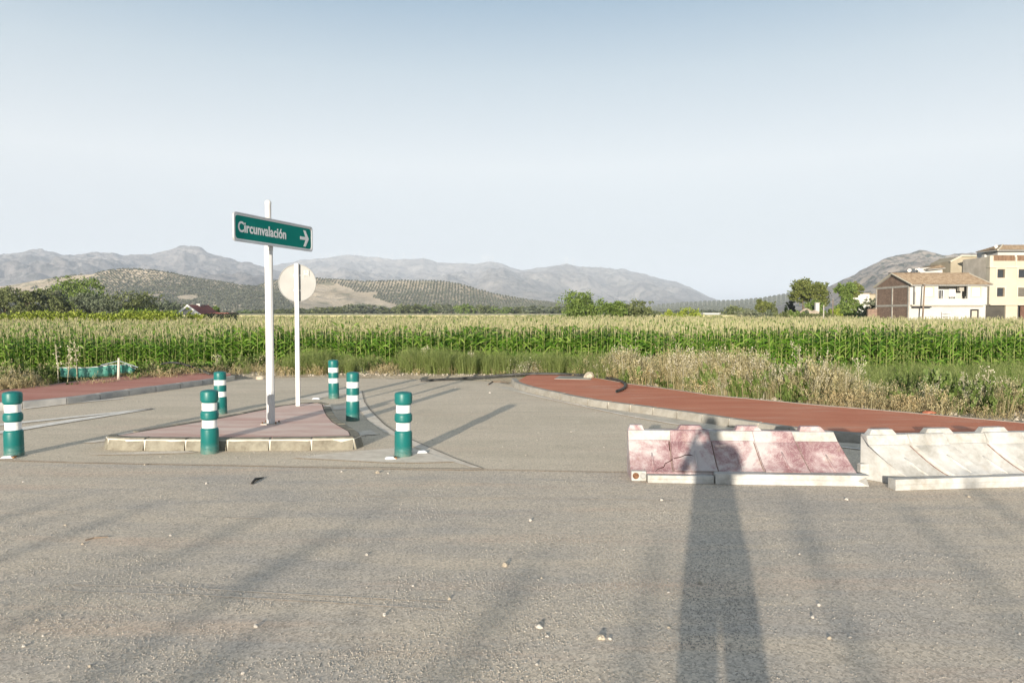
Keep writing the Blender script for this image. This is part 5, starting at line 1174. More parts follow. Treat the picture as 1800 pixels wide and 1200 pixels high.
mb = MB(); mb.lathe([(0.056, 2.34), (0.058, 2.345), (0.058, 2.40), (0.05, 2.405), (0.0495, 2.46), (0.041, 2.465)], 24); obj('collar', mb, m_wpost, DS)
mb = MB(); mb.lathe([(0.040, 2.3), (0.040, 2.955), (0.0425, 2.96), (0.0425, 2.99), (0.039, 3.0), (0.026, 3.015), (0.008, 3.02)], 24); autosmooth(obj('upper_post', mb, m_wpost, DS, True), 30)
mb = MB(); mb.box(-0.11, 0.11, -0.09, 0.09, -0.004, 0.012); obj('base_plate', mb, m_conc, DS)
for sx_, sy_ in ((-1, -1), (1, -1), (-1, 1), (1, 1)):
    mb = MB(); mb.lathe([(0.011, 0.012), (0.011, 0.03), (0.006, 0.035)], 6, (sx_*0.09, sy_*0.07, 0)); obj('bolt', mb, simple('rust', (0.09, 0.04, 0.02), (0.2, 0.10, 0.05), 40) if 'rust' not in MATS else MATS['rust'], DS)
def ray_at(px, py, Y): return Vector((X(px, Y), Y, Z(py, Y)))
Lb = ray_at(410.5, 423, 9.2); Rb = ray_at(548, 443, 10.9)
u = Vector((Rb.x-Lb.x, Rb.y-Lb.y, 0)); BW = u.length; u.normalize(); nv = u.cross(Vector((0, 0, 1)))
BH = 0.362
BD = bpy.data.objects.new('sign_board', None)
def bm_world(loc): 
    m_ = Matrix(((u.x, 0, nv.x, loc.x), (u.y, 0, nv.y, loc.y), (0, 1, 0, loc.z), (0, 0, 0, 1))); return m_
def rrect(w_, h, r, n=6):
    pts = []
    for cx_, cy_, a0 in ((w_-r, h-r, 0), (r, h-r, 90), (r, r, 180), (w_-r, r, 270)):
        for k_ in range(n+1): a = R(a0+90*k_/n); pts.append((cx_+r*math.cos(a), cy_+r*math.sin(a)))
    return pts
mb = MB(); mb.prism(rrect(BW, BH, 0.045), -0.012, 0.0); board = obj('sign_board', mb, m_alu, DS)
Minv = Matrix.Translation(Vector(DS.location)).inverted()
base = Vector((Lb.x, Lb.y, Lb.z))
# keep the board just in front of the post
pc = Vector((px_, py_, 0)); off = (pc-Vector((base.x, base.y, 0))).dot(nv); base += nv*(off+0.075)
board.matrix_local = Minv @ bm_world(base)
def loc_part(name, mb, m): o = obj(name, mb, m, board); return o
out = rrect(BW, BH, 0.045); inn = [(p[0]+0.020*(1 if p[0] < BW/2 else -1), p[1]+0.020*(1 if p[1] < BH/2 else -1)) for p in out]
mb = MB(); n = len(out); mb.add([(p[0], p[1], 0.001) for p in out]+[(p[0], p[1], 0.013) for p in out]+[(p[0], p[1], 0.013) for p in inn]+[(p[0], p[1], 0.001) for p in inn], [(i, (i+1) % n, (i+1) % n+n, i+n) for i in range(n)]+[(i+n, (i+1) % n+n, (i+1) % n+2*n, i+2*n) for i in range(n)]+[(i+2*n, (i+1) % n+2*n, (i+1) % n+3*n, i+3*n) for i in range(n)])
loc_part('frame', mb, m_alu)
in2 = [(p[0]+0.004*(1 if p[0] < BW/2 else -1), p[1]+0.004*(1 if p[1] < BH/2 else -1)) for p in inn]; in3 = [(p[0]+0.012*(1 if p[0] < BW/2 else -1), p[1]+0.012*(1 if p[1] < BH/2 else -1)) for p in in2]
mb = MB(); mb.prism(inn, 0.0005, 0.003); loc_part('white_margin', mb, m_signw)
mb = MB(); mb.prism(in3, 0.003, 0.0055); loc_part('green_face', mb, m_signg)
fc = bpy.data.curves.new('lettering', 'FONT'); fc.body = 'Circunvalación'; fc.size = 0.182; fc.offset = 0.0048; fc.extrude = 0.0008; fc.space_character = 1.03
fo = bpy.data.objects.new('lettering', fc); COL.objects.link(fo); bpy.context.view_layer.update()
dg = bpy.context.evaluated_depsgraph_get(); me = bpy.data.meshes.new_from_object(fo.evaluated_get(dg)); COL.objects.unlink(fo); bpy.data.objects.remove(fo)
co = np.array([v_.co[:] for v_ in me.vertices]); wx = co[:, 0].max()-co[:, 0].min(); U0, U1 = 0.085, 1.115
me.transform(Matrix.Translation((U0, 0.125, 0.0075)) @ Matrix.Diagonal(((U1-U0)/wx, 1.0, 1, 1)) @ Matrix.Translation((-co[:, 0].min(), 0, 0)))
me.materials.clear(); me.materials.append(m_signw); link('lettering', me, board)
cxA, cyA = 1.685, BH/2-0.005
arr = [(1.46, cyA+0.022), (1.60, cyA+0.022), (1.545, cyA+0.115), (1.60, cyA+0.115), (1.685, cyA), (1.60, cyA-0.115), (1.545, cyA-0.115), (1.60, cyA-0.022), (1.46, cyA-0.022)]
mb = MB(); mb.prism(arr, 0.006, 0.0075); loc_part('arrow', mb, m_signw)
for du in (0.62, 0.98):
    mb = MB(); mb.box(du-0.02, du+0.02, 0.02, BH-0.02, -0.045, -0.026); loc_part('back_rail', mb, m_alu)
mb = MB(); mb.tube([(0, 0, 2.47), (0, 0, 2.52)], 0.057, 16); obj('clamp', mb, m_alu, DS); mb = MB(); mb.tube([(0, 0, 2.70), (0, 0, 2.74)], 0.057, 16); obj('clamp', mb, m_alu, DS)
# round sign seen from behind
x, y = P(524, 713, 0.15); RS = empty('round_sign', (x, y, 0.146), R(4), 'back of a round traffic sign on a white square post', 'road sign')
mb = MB(); mb.box(-0.034, 0.034, -0.025, 0.025, 0, 2.30); bevel(obj('post', mb, m_wpost, RS), 0.006, 2)
zc = Z(497, y)-0.146; mb = MB(); prof = [(0.0, -0.004), (0.288, -0.004), (0.293, -0.014), (0.300, -0.014), (0.300, 0.006), (0.288, 0.008), (0.0, 0.008)]
mb.lathe([(max(r, 0.001), z0) for r, z0 in prof], 48, caps=False); d_ = obj('disc', mb, m_greyback, RS); autosmooth(d_, 30); d_.rotation_euler = (R(-90), 0, 0); d_.location = (0.0, 0.045, zc)
# disc axis along Y, its back towards the camera
for zz in (zc-0.12, zc+0.12):
    mb = MB(); mb.box(-0.05, 0.05, 0.026, 0.036, zz-0.015, zz+0.015); obj('bracket', mb, m_alu, RS)
mb = MB(); mb.box(0.10, 0.19, 0.027, 0.030, zc+0.11, zc+0.20); st_ = obj('sticker', mb, simple('grey_sticker', (0.33, 0.33, 0.31), (0.5, 0.49, 0.46), 40, 0.6, detail=3, lo=0.45, hi=0.55), RS)
for zz in (1.05, 0.93):
    for sx_ in (-0.02, 0.02):
        mb = MB(); mb.lathe([(0.006, 0), (0.006, 0.001)], 8); h_ = obj('hole', mb, m_dark, RS); h_.rotation_euler = (R(90), 0, 0); h_.location = (sx_, -0.0255, zz)

# ------------------------------------------------------------------ barriers
def barrmat(name, white):
    m, t, b = nmat(name, 0.6, 0.3)
    big = noise(t, 2.6, 7, 0.62, dist=0.6); fine = noise(t, 14, 6, 0.7)
    if white:
        c_ = ramp(t, mix(t, 0.4, big, fine), [(0.36, (0.27, 0.26, 0.23)), (0.5, (0.40, 0.395, 0.375)), (0.62, (0.50, 0.50, 0.485))])
    else:
        c_ = ramp(t, mix(t, 0.28, big, fine), [(0.35, (0.17, 0.085, 0.095)), (0.44, (0.24, 0.14, 0.15)), (0.51, (0.34, 0.25, 0.255)), (0.58, (0.45, 0.41, 0.405))])
        sc_ = ramp(t, noise(t, 5, 8, 0.8, dist=2.5), [(0.49, 0.0), (0.505, 0.6), (0.52, 0.0)]); c_ = mix(t, sc_, c_, (0.6, 0.55, 0.53))
    dirt = ramp(t, noise(t, 6, 7, 0.75), [(0.56, 0.0), (0.78, 0.5)]); c_ = mix(t, dirt, c_, (0.36, 0.28, 0.19)); setc(t, b, c_); bump(t, b, noise(t, 30, 4), 0.15, 0.004); return m
m_bred = barrmat('faded_red_plastic', False); m_bwh = barrmat('dirty_white_plastic', True)
m_crack = simple('crack_dark', (0.05, 0.02, 0.02))
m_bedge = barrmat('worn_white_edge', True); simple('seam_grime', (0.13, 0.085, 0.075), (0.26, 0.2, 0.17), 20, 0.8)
def slope_z(t_):       # lying face of the barrier: depth y, height z for t 0 (foot) .. 1 (upper band)
    return (0.09+0.27*t_, 0.085+(0.27)*(t_**1.35))
def make_barrier(name, label, m_face, m_edge, Lx, tabs, broken):
    t_ = empty(name, (0, 0, 0), 0, label, 'barrier')
    sl = [slope_z(k_/8) for k_ in range(9)]
    H0 = 0.445
    prof = [(0.10, 0.0)] + sl + [(0.375, 0.36), (0.395, H0-0.015), (0.405, H0), (0.50, H0+0.005), (0.51, H0-0.01), (0.51, 0.03), (0.48, 0.0)]
    mb = MB(); mb.extrude_x(prof, 0, Lx); body = autosmooth(obj('body', mb, m_face, t_), 32); bevel(body, 0.006, 2)
    # white upper band
    mb = MB(); mb.extrude_x([(0.352, 0.338), (0.366, 0.345), (0.388, H0-0.02), (0.398, H0+0.004), (0.43, H0+0.008), (0.43, H0-0.03), (0.38, 0.36)], 0.004, Lx-0.004); bevel(obj('edge_band', mb, m_edge, t_), 0.004, 1)
    # raised panels
    np_ = 5; pw = Lx/np_
    for k_ in (1, 3):
        x0, x1 = pw*k_+0.01, pw*(k_+1)-0.01; pr_ = [(y_-0.018, z_+0.024) for y_, z_ in sl[:8]]+[(0.335, 0.352), (0.37, H0-0.01), (0.385, H0+0.012), (0.44, H0+0.012)]
        back = [(y_+0.03, z_-0.02) for y_, z_ in reversed(pr_)]
        mb = MB(); mb.extrude_x(pr_+back, x0, x1); p_ = obj('panel', mb, m_face, t_); autosmooth(p_, 30); bevel(p_, 0.006, 2)
        y0, z0 = slope_z(0.80); mb = MB(); mb.extrude_x([(y0-0.02, z0+0.004), (y0-0.013, z0+0.03), (y0+0.01, z0+0.03), (y0+0.01, z0)], x0+0.09, x1-0.09); bevel(obj('rib', mb, m_edge, p_), 0.004, 1)
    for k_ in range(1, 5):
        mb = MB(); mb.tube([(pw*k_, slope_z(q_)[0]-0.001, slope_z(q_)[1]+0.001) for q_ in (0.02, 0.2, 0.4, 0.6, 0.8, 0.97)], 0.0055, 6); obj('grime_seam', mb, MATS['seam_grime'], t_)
    for k_ in range(5):
        xm = pw*(k_+0.5)+0.02; pts_ = [slope_z(q_) for q_ in (0.12, 0.3, 0.5, 0.68)]; rz_ = 0.024 if k_ in (1, 3) else 0.0
        mb = MB(); mb.tube([(xm, y_-0.002-rz_*0.7, z_+0.0+rz_) for y_, z_ in pts_], [0.005, 0.013, 0.013, 0.005], 8); obj('rib', mb, m_face, t_, True)
    for xt in tabs:
        a_, w_ = xt; mb = MB(); vs = [(a_, 0.41, H0), (a_+w_, 0.41, H0), (a_+w_, 0.505, H0), (a_, 0.505, H0), (a_+w_*0.14, 0.43, H0+0.055), (a_+w_*0.86, 0.43, H0+0.055), (a_+w_*0.86, 0.50, H0+0.055), (a_+w_*0.14, 0.50, H0+0.055)]
        mb.add(vs, [(0,3,2,1),(4,5,6,7),(0,1,5,4),(1,2,6,5),(2,3,7,6),(3,0,4,7)]); bevel(obj('tab', mb, m_face, t_), 0.007, 2)
    return t_, body
bx0 = Vector((*P(1107, 846), 0)); 
B_1, body1 = make_barrier('plastic_barrier', 'cracked faded red and white plastic barrier lying nearest the middle', m_bred, m_bwh, 2.06, [(0.0, 0.17), (0.50, 0.28), (1.08, 0.28), (1.72, 0.27)], True)
B_1.location = (1.165, 7.14, 0.002); B_1.rotation_euler = (0, 0, R(-3.5))
# shear the right end: slope end leans outwards
def end_shear(root, amt, x_from):
    for o in [q_ for q_ in bpy.data.objects if q_.parent == root or (q_.parent and q_.parent.parent == root)]:
        if o.type != 'MESH' or o.name.startswith('foot'): continue
        me = o.data
        for v_ in me.vertices:
            if v_.co.x > x_from: v_.co.x += amt*(0.445-v_.co.z)*((v_.co.x-x_from)/(2.06-x_from))
            
end_shear(B_1, 0.35, 0.4)
def rail(root, m, x0, x1, z1=0.10, y0=0.0, y1=0.095, broken=False, step=0.0):
    mb = MB(); mb.extrude_x([(y0, 0.0), (y0, z1*0.45), (y0+0.006, z1*0.5), (y0, z1*0.55), (y0+0.004, z1), (y1, z1-0.004), (y1, 0)], x0, x1); o = obj('foot_rail', mb, m, root); bevel(o, 0.006, 2)
    if broken:
        for v_ in o.data.vertices:
            if v_.co.x > x1-0.01: v_.co.x += (0.06 if v_.co.z > z1*0.8 else -0.05 if 0.03 < v_.co.z < z1*0.6 else 0.05)
    return o
rail(B_1, m_bwh, 0.155, 0.79, 0.075, -0.004, 0.10); rail(B_1, m_bwh, 0.80, 2.19, 0.103, -0.03, 0.11, True)
mb = MB(); mb.box(0.004, 0.15, 0.06, 0.12, 0.001, 0.10); e_ = obj('end_block', mb, m_bwh, B_1); bevel(e_, 0.008, 2)
for i, xx in enumerate((0.045, 0.115)):
    mb = MB(); mb.lathe([(0.031, -0.002), (0.031, 0.006), (0.024, 0.008), (0.020, 0.002)], 20); h_ = obj('plug_hole', mb, MATS['rust'] if i == 0 else m_greyback, B_1); h_.rotation_euler = (R(90), 0, 0); h_.location = (xx, 0.058, 0.055)
def crack(root, pts_, w_=0.004, off_=0.004):
    mb = MB(); P3 = []
    for tx, tt in pts_:
        y_, z_ = slope_z(tt); rz_ = 0.025 if 0.42 < tx < 0.82 else 0.001; P3.append((tx, y_-rz_*0.75-off_*0.3, z_+rz_+off_*0.2))
    mb.tube(P3, [w_*0.3]+[w_]*(len(P3)-2)+[w_*0.3], 5); obj('crack', mb, m_crack, root)
crack(B_1, [(0.24, 0.05), (0.27, 0.16), (0.33, 0.24), (0.35, 0.36), (0.40, 0.44), (0.44, 0.46), (0.50, 0.50), (0.55, 0.56), (0.60, 0.57), (0.63, 0.54)], 0.0045)
crack(B_1, [(0.408, 0.98), (0.404, 0.9), (0.410, 0.84), (0.405, 0.76), (0.411, 0.7)], 0.006)
crack(B_1, [(0.135, 0.2), (0.137, 0.1), (0.138, 0.02)], 0.002)
mb = MB(); mb.box(0.86, 0.97, 0.293, 0.300, 0.305, 0.330); pl_ = obj('maker_plate', mb, simple('embossed_plate', (0.45, 0.33, 0.32), (0.6, 0.5, 0.48), 60, 0.6, detail=2), B_1); pl_.rotation_euler = (0, 0, 0)
B_2, body2 = make_barrier('plastic_barrier', 'white plastic barrier lying at the right edge of the picture', m_bwh, m_bwh, 2.06, [(0.03, 0.30), (0.62, 0.32), (1.22, 0.32), (1.80, 0.22)], False)
B_2.location = (3.58, 6.83, 0.002); B_2.rotation_euler = (0, 0, R(6.5))
rail(B_2, m_bwh, -0.02, 2.35, 0.105, -0.02, 0.10)
mb = MB(); mb.box(-0.09, 0.02, 0.43, 0.50, 0.03, 0.16); bevel(obj('end_lug', mb, m_bwh, B_2), 0.01, 2)
# give the white barrier its slanted end: undercut at the foot
for o in [q_ for q_ in bpy.data.objects if q_.parent == B_2 or (q_.parent and q_.parent.parent == B_2)]:
    if o.type == 'MESH' and not o.name.startswith(('foot', 'end_lug')):
        for v_ in o.data.vertices: v_.co.x += 0.26*max(0, 0.36-v_.co.y)/0.27-0.05

# ------------------------------------------------------------------ hoses, cover plate, net, block
m_hose = simple('black_plastic_pipe', (0.022, 0.023, 0.024), (0.07, 0.07, 0.065), 7, 0.5, detail=6)
hp = [(740, 669, .03), (800, 665.5, .04), (850, 662, .07), (900, 658, .12), (945, 656.5, .16), (985, 656.8, .16), (1020, 658.5, .16), (1045, 660.5, .16), (1070, 664, .16), (1088, 668, .16), (1098, 673, .16), (1100, 679, .16), (1094, 684, .16), (1084, 687.5, .16)]
a = [Vector((*P(px, py, z), z)) for px, py, z in hp]; a = [Vector((p.x, p.y, p.z)) for p in smooth_poly([p for p in a], 0)]
aa = [a[0]]
for p, q in zip(a, a[1:]): aa += [p.lerp(q, 0.25), p.lerp(q, 0.75)]
aa.append(a[-1])
mb = MB(); mb.tube(aa, 0.030, 12, caps=False); ho = obj('irrigation_pipe', mb, m_hose, None, True); so = ho.modifiers.new('wall', 'SOLIDIFY'); so.thickness = 0.005; tag(ho, 'black irrigation pipe curling across the right red pavement', 'pipe')
hp = [(285, 640, .3), (300, 637, .38), (316, 638, .42), (335, 644, .28), (352, 650, .2), (368, 657, .165)]
a = [Vector((*P(px, py, z), z)) for px, py, z in hp]; mb = MB(); mb.tube(a, 0.028, 10); tag(obj('irrigation_pipe', mb, m_hose, None, True), 'black pipe running out of the corn onto the left pavement', 'pipe')
CP = empty('manhole_cover', (*P(1010, 663.5, .13), 0.127), R(-12), 'square grey cover plate set in the right red pavement', 'manhole cover')
mb = MB(); mb.box(-0.42, 0.42, -0.42, 0.42, 0, 0.005); obj('frame', mb, m_conc, CP); mb = MB(); mb.box(-0.37, 0.37, -0.37, 0.37, 0.005, 0.009); obj('lid', mb, simple('grey_green_plate', (0.24, 0.23, 0.19), (0.32, 0.30, 0.25), 6), CP)
m_net, t, b = nmat('green_shade_net', 0.7, 0.2); tr = N(t, 'ShaderNodeBsdfTranslucent'); cc_ = ramp(t, noise(t, 4, 6), [(0.35, (0.07, 0.30, 0.24)), (0.65, (0.20, 0.46, 0.38))]); setc(t, b, cc_); t.links.new(cc_, tr.inputs[0])
ms = N(t, 'ShaderNodeMixShader'); ms.inputs[0].default_value = 0.3; t.links.new(b.outputs[0], ms.inputs[1]); t.links.new(tr.outputs[0], ms.inputs[2]); t.links.new(ms.outputs[0], t.nodes['Material Output'].inputs[0])
NT = [(104, 646, 662), (125, 646, 664), (150, 646, 663), (175, 644, 662), (195, 641, 660), (207, 641, 656), (222, 640, 655), (236, 648, 656)]
YN = 16.4; mb = MB(); vs = []; fs = []
tops = []; n_ = 0
for i in range(len(NT)*5-4):
    q_ = i/5; k_ = min(int(q_), len(NT)-2); f_ = q_-k_; px = NT[k_][0]*(1-f_)+NT[k_+1][0]*f_; p0 = NT[k_][1]*(1-f_)+NT[k_+1][1]*f_; p1 = NT[k_][2]*(1-f_)+NT[k_+1][2]*f_
    YY = YN+0.02*math.sin(i*1.3)+(px-104)/132*1.3; x_ = X(px, YY); z0_, z1_ = Z(p1, YY), Z(p0, YY)
    for j in range(4): vs.append((x_+0.02*math.sin(i*2.1+j), YY+0.012*math.sin(i*1.7+j*1.9), z0_+(z1_-z0_)*j/3))
    n_ += 1
for i in range(n_-1):
    for j in range(3): fs.append((i*4+j, (i+1)*4+j, (i+1)*4+j+1, i*4+j+1))
mb.add(vs, fs); SN = empty('shade_net', (0, 0, 0), 0, 'torn green shade net strung low in the weeds behind the left pavement', 'net')
ne = obj('net', mb, m_net, SN, True); so = ne.modifiers.new('t', 'SOLIDIFY'); so.thickness = 0.004
mb = MB(); mb.tube([vs[i*4+3] for i in range(n_)], 0.007, 5); obj('top_cord', mb, m_white, SN)
YS = 16.9; x_ = X(207, YS)
stk = empty('wooden_stake', (x_, YS, ground_z(x_, YS)), 0, 'pale wooden stake holding up the green net', 'stake')
mb = MB(); mb.tube([(0.0, 0, -0.05), (0.0, 0, 0.15), (0.015, 0, Z(629, YS)-ground_z(x_, YS))], [0.03, 0.028, 0.024], 7); obj('post', mb, simple('bleached_wood', (0.5, 0.44, 0.36), (0.62, 0.57, 0.5), 12), stk)
mb = MB(); mb.tube([(0.4, 0.1, Z(646, YS)-ground_z(x_, YS)), (0.02, 0, Z(634, YS)-ground_z(x_, YS)), (-0.32, -0.15, Z(641, YS)-ground_z(x_, YS))], 0.008, 5); obj('rope', mb, m_blue if False else simple('pale_blue_rope', (0.35, 0.42, 0.5)), stk)
YK = 23.5; xk = X(786, YK); zk = ground_z(xk, YK)
CBk = empty('concrete_block', (xk, YK, zk), 0, 'pale concrete well head with flared shoulders in the green weeds', 'concrete block')
zt_ = Z(627, YK)-zk
mb = MB(); mb.lathe([(0.62, -0.1), (0.58, zt_-0.35), (0.30, zt_-0.12), (0.27, zt_-0.08)], 16); autosmooth(obj('shoulder', mb, simple('sandy_concrete', (0.42, 0.35, 0.26), (0.52, 0.45, 0.35), 5, 0.9, bs=0.4), CBk), 30)
mb = MB(); mb.box(-0.29, 0.29, -0.27, 0.27, zt_-0.085, zt_); bevel(obj('cap', mb, MATS['sandy_concrete'], CBk), 0.02)

# single plants that can be picked out
def stem_plant(name, label, px, py, h, Y, kind, seed, twigs=9, mt=None, spread=0.35, cat='weed'):
    x = X(px, Y); z = ground_z(x, Y); r = random.Random(seed); root = empty(name, (x, Y, z), 0, label, cat); H = Z(py, Y)-z; mt = mt or m_greyw
    mb = MB(); top = Vector((r.uniform(-.08, .08)*H, 0, H)); mb.tube([(0, 0, -0.03), top*0.5+Vector((0.02, 0, 0)), top], [0.013, 0.010, 0.004], 5); obj('stem', mb, mt, root)
    mb = MB()
    for k_ in range(twigs):
        s = 0.35+0.6*k_/twigs; q = top*s; a = r.random()*6.28; L = H*spread*(1.15-s*0.6); d = Vector((math.cos(a), math.sin(a)*0.7, 0.9)); e = q+d*L*0.6
        mb.tube([q, q+d*L*0.3+Vector((0, 0, .01)), e], [0.005, 0.004, 0.002], 4)
        for j in range(5):
            w2 = q.lerp(e, r.uniform(0.5, 1)); g_ = w2+Vector((r.uniform(-1, 1), r.uniform(-1, 1), r.uniform(0, 1)))*0.07; mb.tube([w2, g_], 0.002, 3, caps=False); ribbon(mb, [g_-Vector((0, 0, .011)), g_+Vector((0, 0, .013))], [0.012, 0.008], Vector((1, 0, 0)))
    obj('twigs', mb, mt, root); return root
S_ = stem_plant
S_('dry_thistle', 'thin pale dry stem at the left end of the green net', 101, 604, 0, 16.2, 0, 1, 5, None, 0.18)
S_('dry_thistle', 'thick white dry stem left of the green net', 116, 606, 0, 16.0, 0, 2, 6, None, 0.2)
S_('dry_thistle', 'tall pale dry stem in front of the green net', 134, 597, 0, 16.3, 0, 3, 6, None, 0.2)
S_('dry_thistle', 'dry branching stem beyond the left pavement end', 382, 625, 0, 20.5, 0, 4)
S_('dry_thistle', 'grey candelabra thistle left of the concrete block', 748, 611, 0, 20.2, 0, 5, 12)
S_('dry_thistle', 'grey candelabra thistle right of the concrete block', 828, 620, 0, 20.2, 0, 6, 12)
S_('dry_thistle', 'tall branching dry stalk above the right verge', 1408, 604, 0, 18.5, 0, 7, 12)
S_('dry_thistle', 'pale dry stalk on the right verge below the white house', 1512, 630, 0, 16.5, 0, 8, 12)
S_('dry_thistle', 'bent pale dry stalk in the middle of the right weeds', 1648, 650, 0, 14.0, 0, 9, 9)
S_('dry_thistle', 'forked pale dry stalk near the right edge', 1738, 648, 0, 13.0, 0, 10, 7)
S_('tall_green_weed', 'tallest thin green weed in front of the brick gable', 1597, 598, 0, 15.5, 0, 11, 16, m_grn, 0.10)
S_('tall_green_weed', 'thin green weed left of the tallest one', 1577, 617, 0, 15.5, 0, 12, 14, m_grn, 0.10)
S_('tall_green_weed', 'thin green weed near the right edge', 1779, 612, 0, 14.5, 0, 13, 14, m_grn, 0.10)
S_('tall_green_weed', 'thin green weed above the right end of the curled pipe', 1165, 640, 0, 16.5, 0, 14, 12, m_grn, 0.12)
def leafy(name, label, px, py, H, W, n, mt, seed, ls):
    x, y = P(px, py, 0.05); z = ground_z(x, y); rg = np.random.default_rng(seed); r_ = empty(name, (x, y, z), 0, label, 'plant')
    P_ = rg.normal(size=(n, 3))*np.array([W/4, W/4, H/3.2]); P_[:, 2] = np.abs(P_[:, 2]-H*0.2)+0.04; nrm = rg.normal(size=(n, 3)); a = np.cross(nrm, rg.normal(size=(n, 3))); a /= np.linalg.norm(a, axis=1)[:, None]; b_ = np.cross(nrm, a); b_ /= np.linalg.norm(b_, axis=1)[:, None]
    s = ls*(0.6+0.8*rg.random(n))[:, None]; V = np.stack([P_-a*s, P_-b_*s*0.6, P_+a*s, P_+b_*s*0.6], 1).reshape(-1, 3); link('leaves', npmesh('leaves', V, np.arange(n*4).reshape(-1, 4), mt), r_)
    mb = MB()
    for k_ in range(6): mb.tube([(0, 0, -0.02), (rg.normal()*W/6, rg.normal()*W/6, H*0.5), (rg.normal()*W/4, rg.normal()*W/4, H*0.9)], [0.007, 0.005, 0.003], 4)
    obj('stem', mb, m_grn, r_); return r_
m_silver = leafmat('silver_leaves', (0.30, 0.35, 0.30), (0.42, 0.47, 0.42), (0.55, 0.58, 0.54), 0.15)
leafy('silver_plant', 'silvery grey plant at the back edge of the right pavement', 1250, 690, 0.42, 0.42, 330, m_silver, 1, 0.016)
leafy('leafy_weed', 'broad leaved green weed at the back edge of the right pavement', 1352, 700, 0.30, 0.28, 60, m_grn, 2, 0.034)
leafy('bushy_weed', 'bushy pale weed at the tip of the right pavement over the pipe', 922, 661, 0.50, 0.85, 900, m_greyw, 3, 0.012)
leafy('bushy_weed', 'bushy green weed at the far end of the left pavement', 318, 655, 0.55, 1.2, 1400, m_grn, 4, 0.016)
leafy('leafy_weed', 'dark green leafy patch in the dry weeds near the right edge', 1735, 715, 0.30, 1.0, 900, m_grn, 5, 0.022)
leafy('leafy_weed', 'green leafy patch below the tallest thin weed', 1580, 700, 0.45, 0.9, 900, m_grn, 6, 0.018)

# ------------------------------------------------------------------ the person taking the picture (casts the long shadow)
def skin_mesh(name, verts, edges, radii, root=0, sub=2):
    me = bpy.data.meshes.new(name); me.from_pydata(verts, edges, []); o = bpy.data.objects.new(name, me); COL.objects.link(o)
    md = o.modifiers.new('skin', 'SKIN'); md.use_smooth_shade = True; ss = o.modifiers.new('sub', 'SUBSURF'); ss.levels = sub; ss.render_levels = sub
    for i, r_ in enumerate(radii): me.skin_vertices[0].data[i].radius = r_ if isinstance(r_, tuple) else (r_, r_)
    me.skin_vertices[0].data[root].use_root = True; bpy.context.view_layer.update(); dg_ = bpy.context.evaluated_depsgraph_get(); m2 = bpy.data.meshes.new_from_object(o.evaluated_get(dg_)); bpy.data.objects.remove(o); return m2
m_skin = simple('skin', (0.45, 0.27, 0.19)); m_shirt = simple('dark_shirt', (0.06, 0.07, 0.09), (0.08, 0.09, 0.11), 5, 0.9); m_trou = simple('grey_trousers', (0.12, 0.12, 0.13), (0.15, 0.15, 0.16), 5, 0.9); m_shoe = simple('shoe', (0.05, 0.04, 0.035)); m_hair = simple('dark_hair', (0.03, 0.02, 0.015))
PE = empty('person', (-0.04, -0.50, 0.0), 0, 'person in dark shirt and grey trousers standing with legs apart and holding a camera up', 'person')
vb = [(0, 0, 0.95), (0, 0, 1.12), (0, 0, 1.32), (0, 0, 1.44), (0, 0.01, 1.52), (0, 0.02, 1.60), (0, 0.03, 1.70)]; rb_l = [(0.205, 0.13), (0.195, 0.12), (0.215, 0.13), (0.12, 0.08), (0.055, 0.055), (0.075, 0.085), (0.07, 0.085)]; eb = [(i, i+1) for i in range(6)]
for s in (-1, 1):
    o_ = len(vb); vb += [(s*0.09, 0, 0.76), (s*0.115, 0.01, 0.48), (s*0.145, -0.02, 0.10), (s*0.16, 0.10, 0.045), (s*0.17, 0.20, 0.035)]; rb_l += [0.14, 0.082, 0.055, (0.048, 0.04), (0.04, 0.03)]; eb += [(0, o_), (o_, o_+1), (o_+1, o_+2), (o_+2, o_+3), (o_+3, o_+4)]
    o_ = len(vb); vb += [(s*0.19, 0, 1.42), (s*0.27, 0.10, 1.20), (s*0.12, 0.27, 1.46), (s*0.085, 0.31, 1.52)]; rb_l += [0.062, 0.045, 0.032, (0.036, 0.025)]; eb += [(3, o_), (o_, o_+1), (o_+1, o_+2), (o_+2, o_+3)]
bme = skin_mesh('body', vb, eb, rb_l); [bme.materials.append(m_) for m_ in (m_trou, m_shirt, m_skin, m_shoe)] if len(bme.materials) == 0 else None
for p_ in bme.polygons:
    c_ = p_.center; h_ = math.hypot(c_.x, c_.y)
    p_.material_index = 3 if c_.z < 0.09 else 0 if c_.z < 0.98 and abs(c_.x) < 0.34 else 2 if c_.z > 1.5 or (c_.y > 0.16 and c_.z > 1.25) else 1
link('body', bme, PE)
hd = bmesh.new(); bmesh.ops.create_uvsphere(hd, u_segments=20, v_segments=14, radius=0.098)
for v_ in hd.verts: v_.co = Vector((v_.co.x, v_.co.y*1.03+0.01, v_.co.z*1.08+1.695))
for f_ in [f_ for f_ in hd.faces if f_.calc_center_median().z < 1.70 and f_.calc_center_median().y > -0.01]: hd.faces.remove(f_)
me = bpy.data.meshes.new('hair'); hd.to_mesh(me); hd.free(); me.materials.append(m_hair); hr = link('hair', me, PE)
mb = MB(); mb.tube([(0, 0.105, 1.68), (0, 0.132, 1.655), (0, 0.112, 1.645)], [0.008, 0.014, 0.012], 8); obj('nose', mb, m_skin, PE, True)
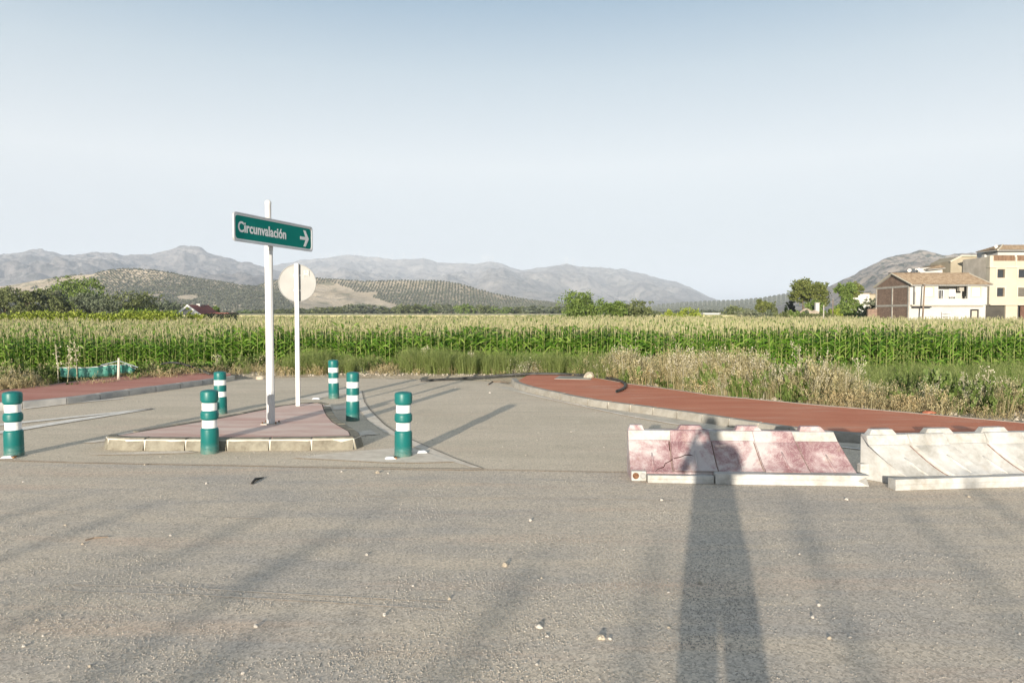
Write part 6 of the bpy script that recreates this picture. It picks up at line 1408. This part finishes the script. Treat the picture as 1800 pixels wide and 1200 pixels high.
for s in (-1, 1):
    mb = MB(); mb.tube([(s*0.082, 0.02, 1.69), (s*0.096, 0.012, 1.66), (s*0.083, 0.02, 1.635)], [0.010, 0.017, 0.008], 8); obj('ear', mb, m_skin, PE, True)
    for k_, L in enumerate((0.060, 0.070, 0.066, 0.052)):
        z0_ = 1.555-0.02*k_; mb = MB(); mb.tube([(s*0.082, 0.31, z0_), (s*0.078, 0.31+L*0.55, z0_+0.004), (s*0.058, 0.31+L*0.95, z0_), (s*0.045, 0.31+L*0.9, z0_-0.004)], [0.010, 0.0095, 0.009, 0.007], 8); obj('finger', mb, m_skin, PE, True)
    mb = MB(); mb.tube([(s*0.085, 0.30, 1.51), (s*0.06, 0.275, 1.53), (s*0.035, 0.268, 1.545)], [0.012, 0.011, 0.009], 8); obj('thumb', mb, m_skin, PE, True)
PE.scale = (1.05, 1.0, 1.05)
CA = empty('hand_camera', (-0.04, -0.24, 1.68), 0, 'black camera held up in both hands of the standing person', 'camera')
mb = MB(); mb.box(-0.065, 0.065, -0.03, 0.02, -0.07, 0.025); bevel(obj('body', mb, m_dark, CA), 0.008); mb = MB(); mb.box(-0.022, 0.022, -0.025, 0.015, 0.0255, 0.045); obj('viewfinder', mb, m_dark, CA)
mb = MB(); mb.lathe([(0.030, 0.0205), (0.032, 0.06), (0.028, 0.061)], 20); l_ = obj('lens', mb, m_dark, CA); l_.rotation_euler = (R(-90), 0, 0); l_.location = (0, 0, -0.022)

# row of slender trees far behind, whose soft shadows streak the foreground
for i in range(48):
    yy = -16+random.uniform(-1.6, 1.6); xx = -17.5+i*0.49+random.uniform(-.16, .16); H = (6.6+random.uniform(-2.0, 1.4)-yy)*0.1545
    r_ = empty('young_tree', (xx, yy, -0.06), 0, 'slender young tree in the row whose long soft shadows streak the road', 'tree', 'row of slender young trees throwing shadows over the road')
    V, F, lob = crown(H, random.uniform(0.16, 0.36), 6, 700, 0.05, 700+i, 0.05, 'column', 14); link('crown', npmesh('crown', V, F, LM['poplar']), r_)
    mb = MB(); mb.tube([(0, 0, -0.1), (0.05, 0, H*0.5), (0, 0.05, H*0.9)], [0.04, 0.03, 0.015], 7); obj('trunk', mb, m_bark, r_)
for o in list(bpy.data.objects):
    if o.parent is None and 'kind' not in o.keys() and 'category' not in o.keys() and o.type in ('MESH',) and o.users_collection and o.users_collection[0] == COL: print('untagged', o.name)
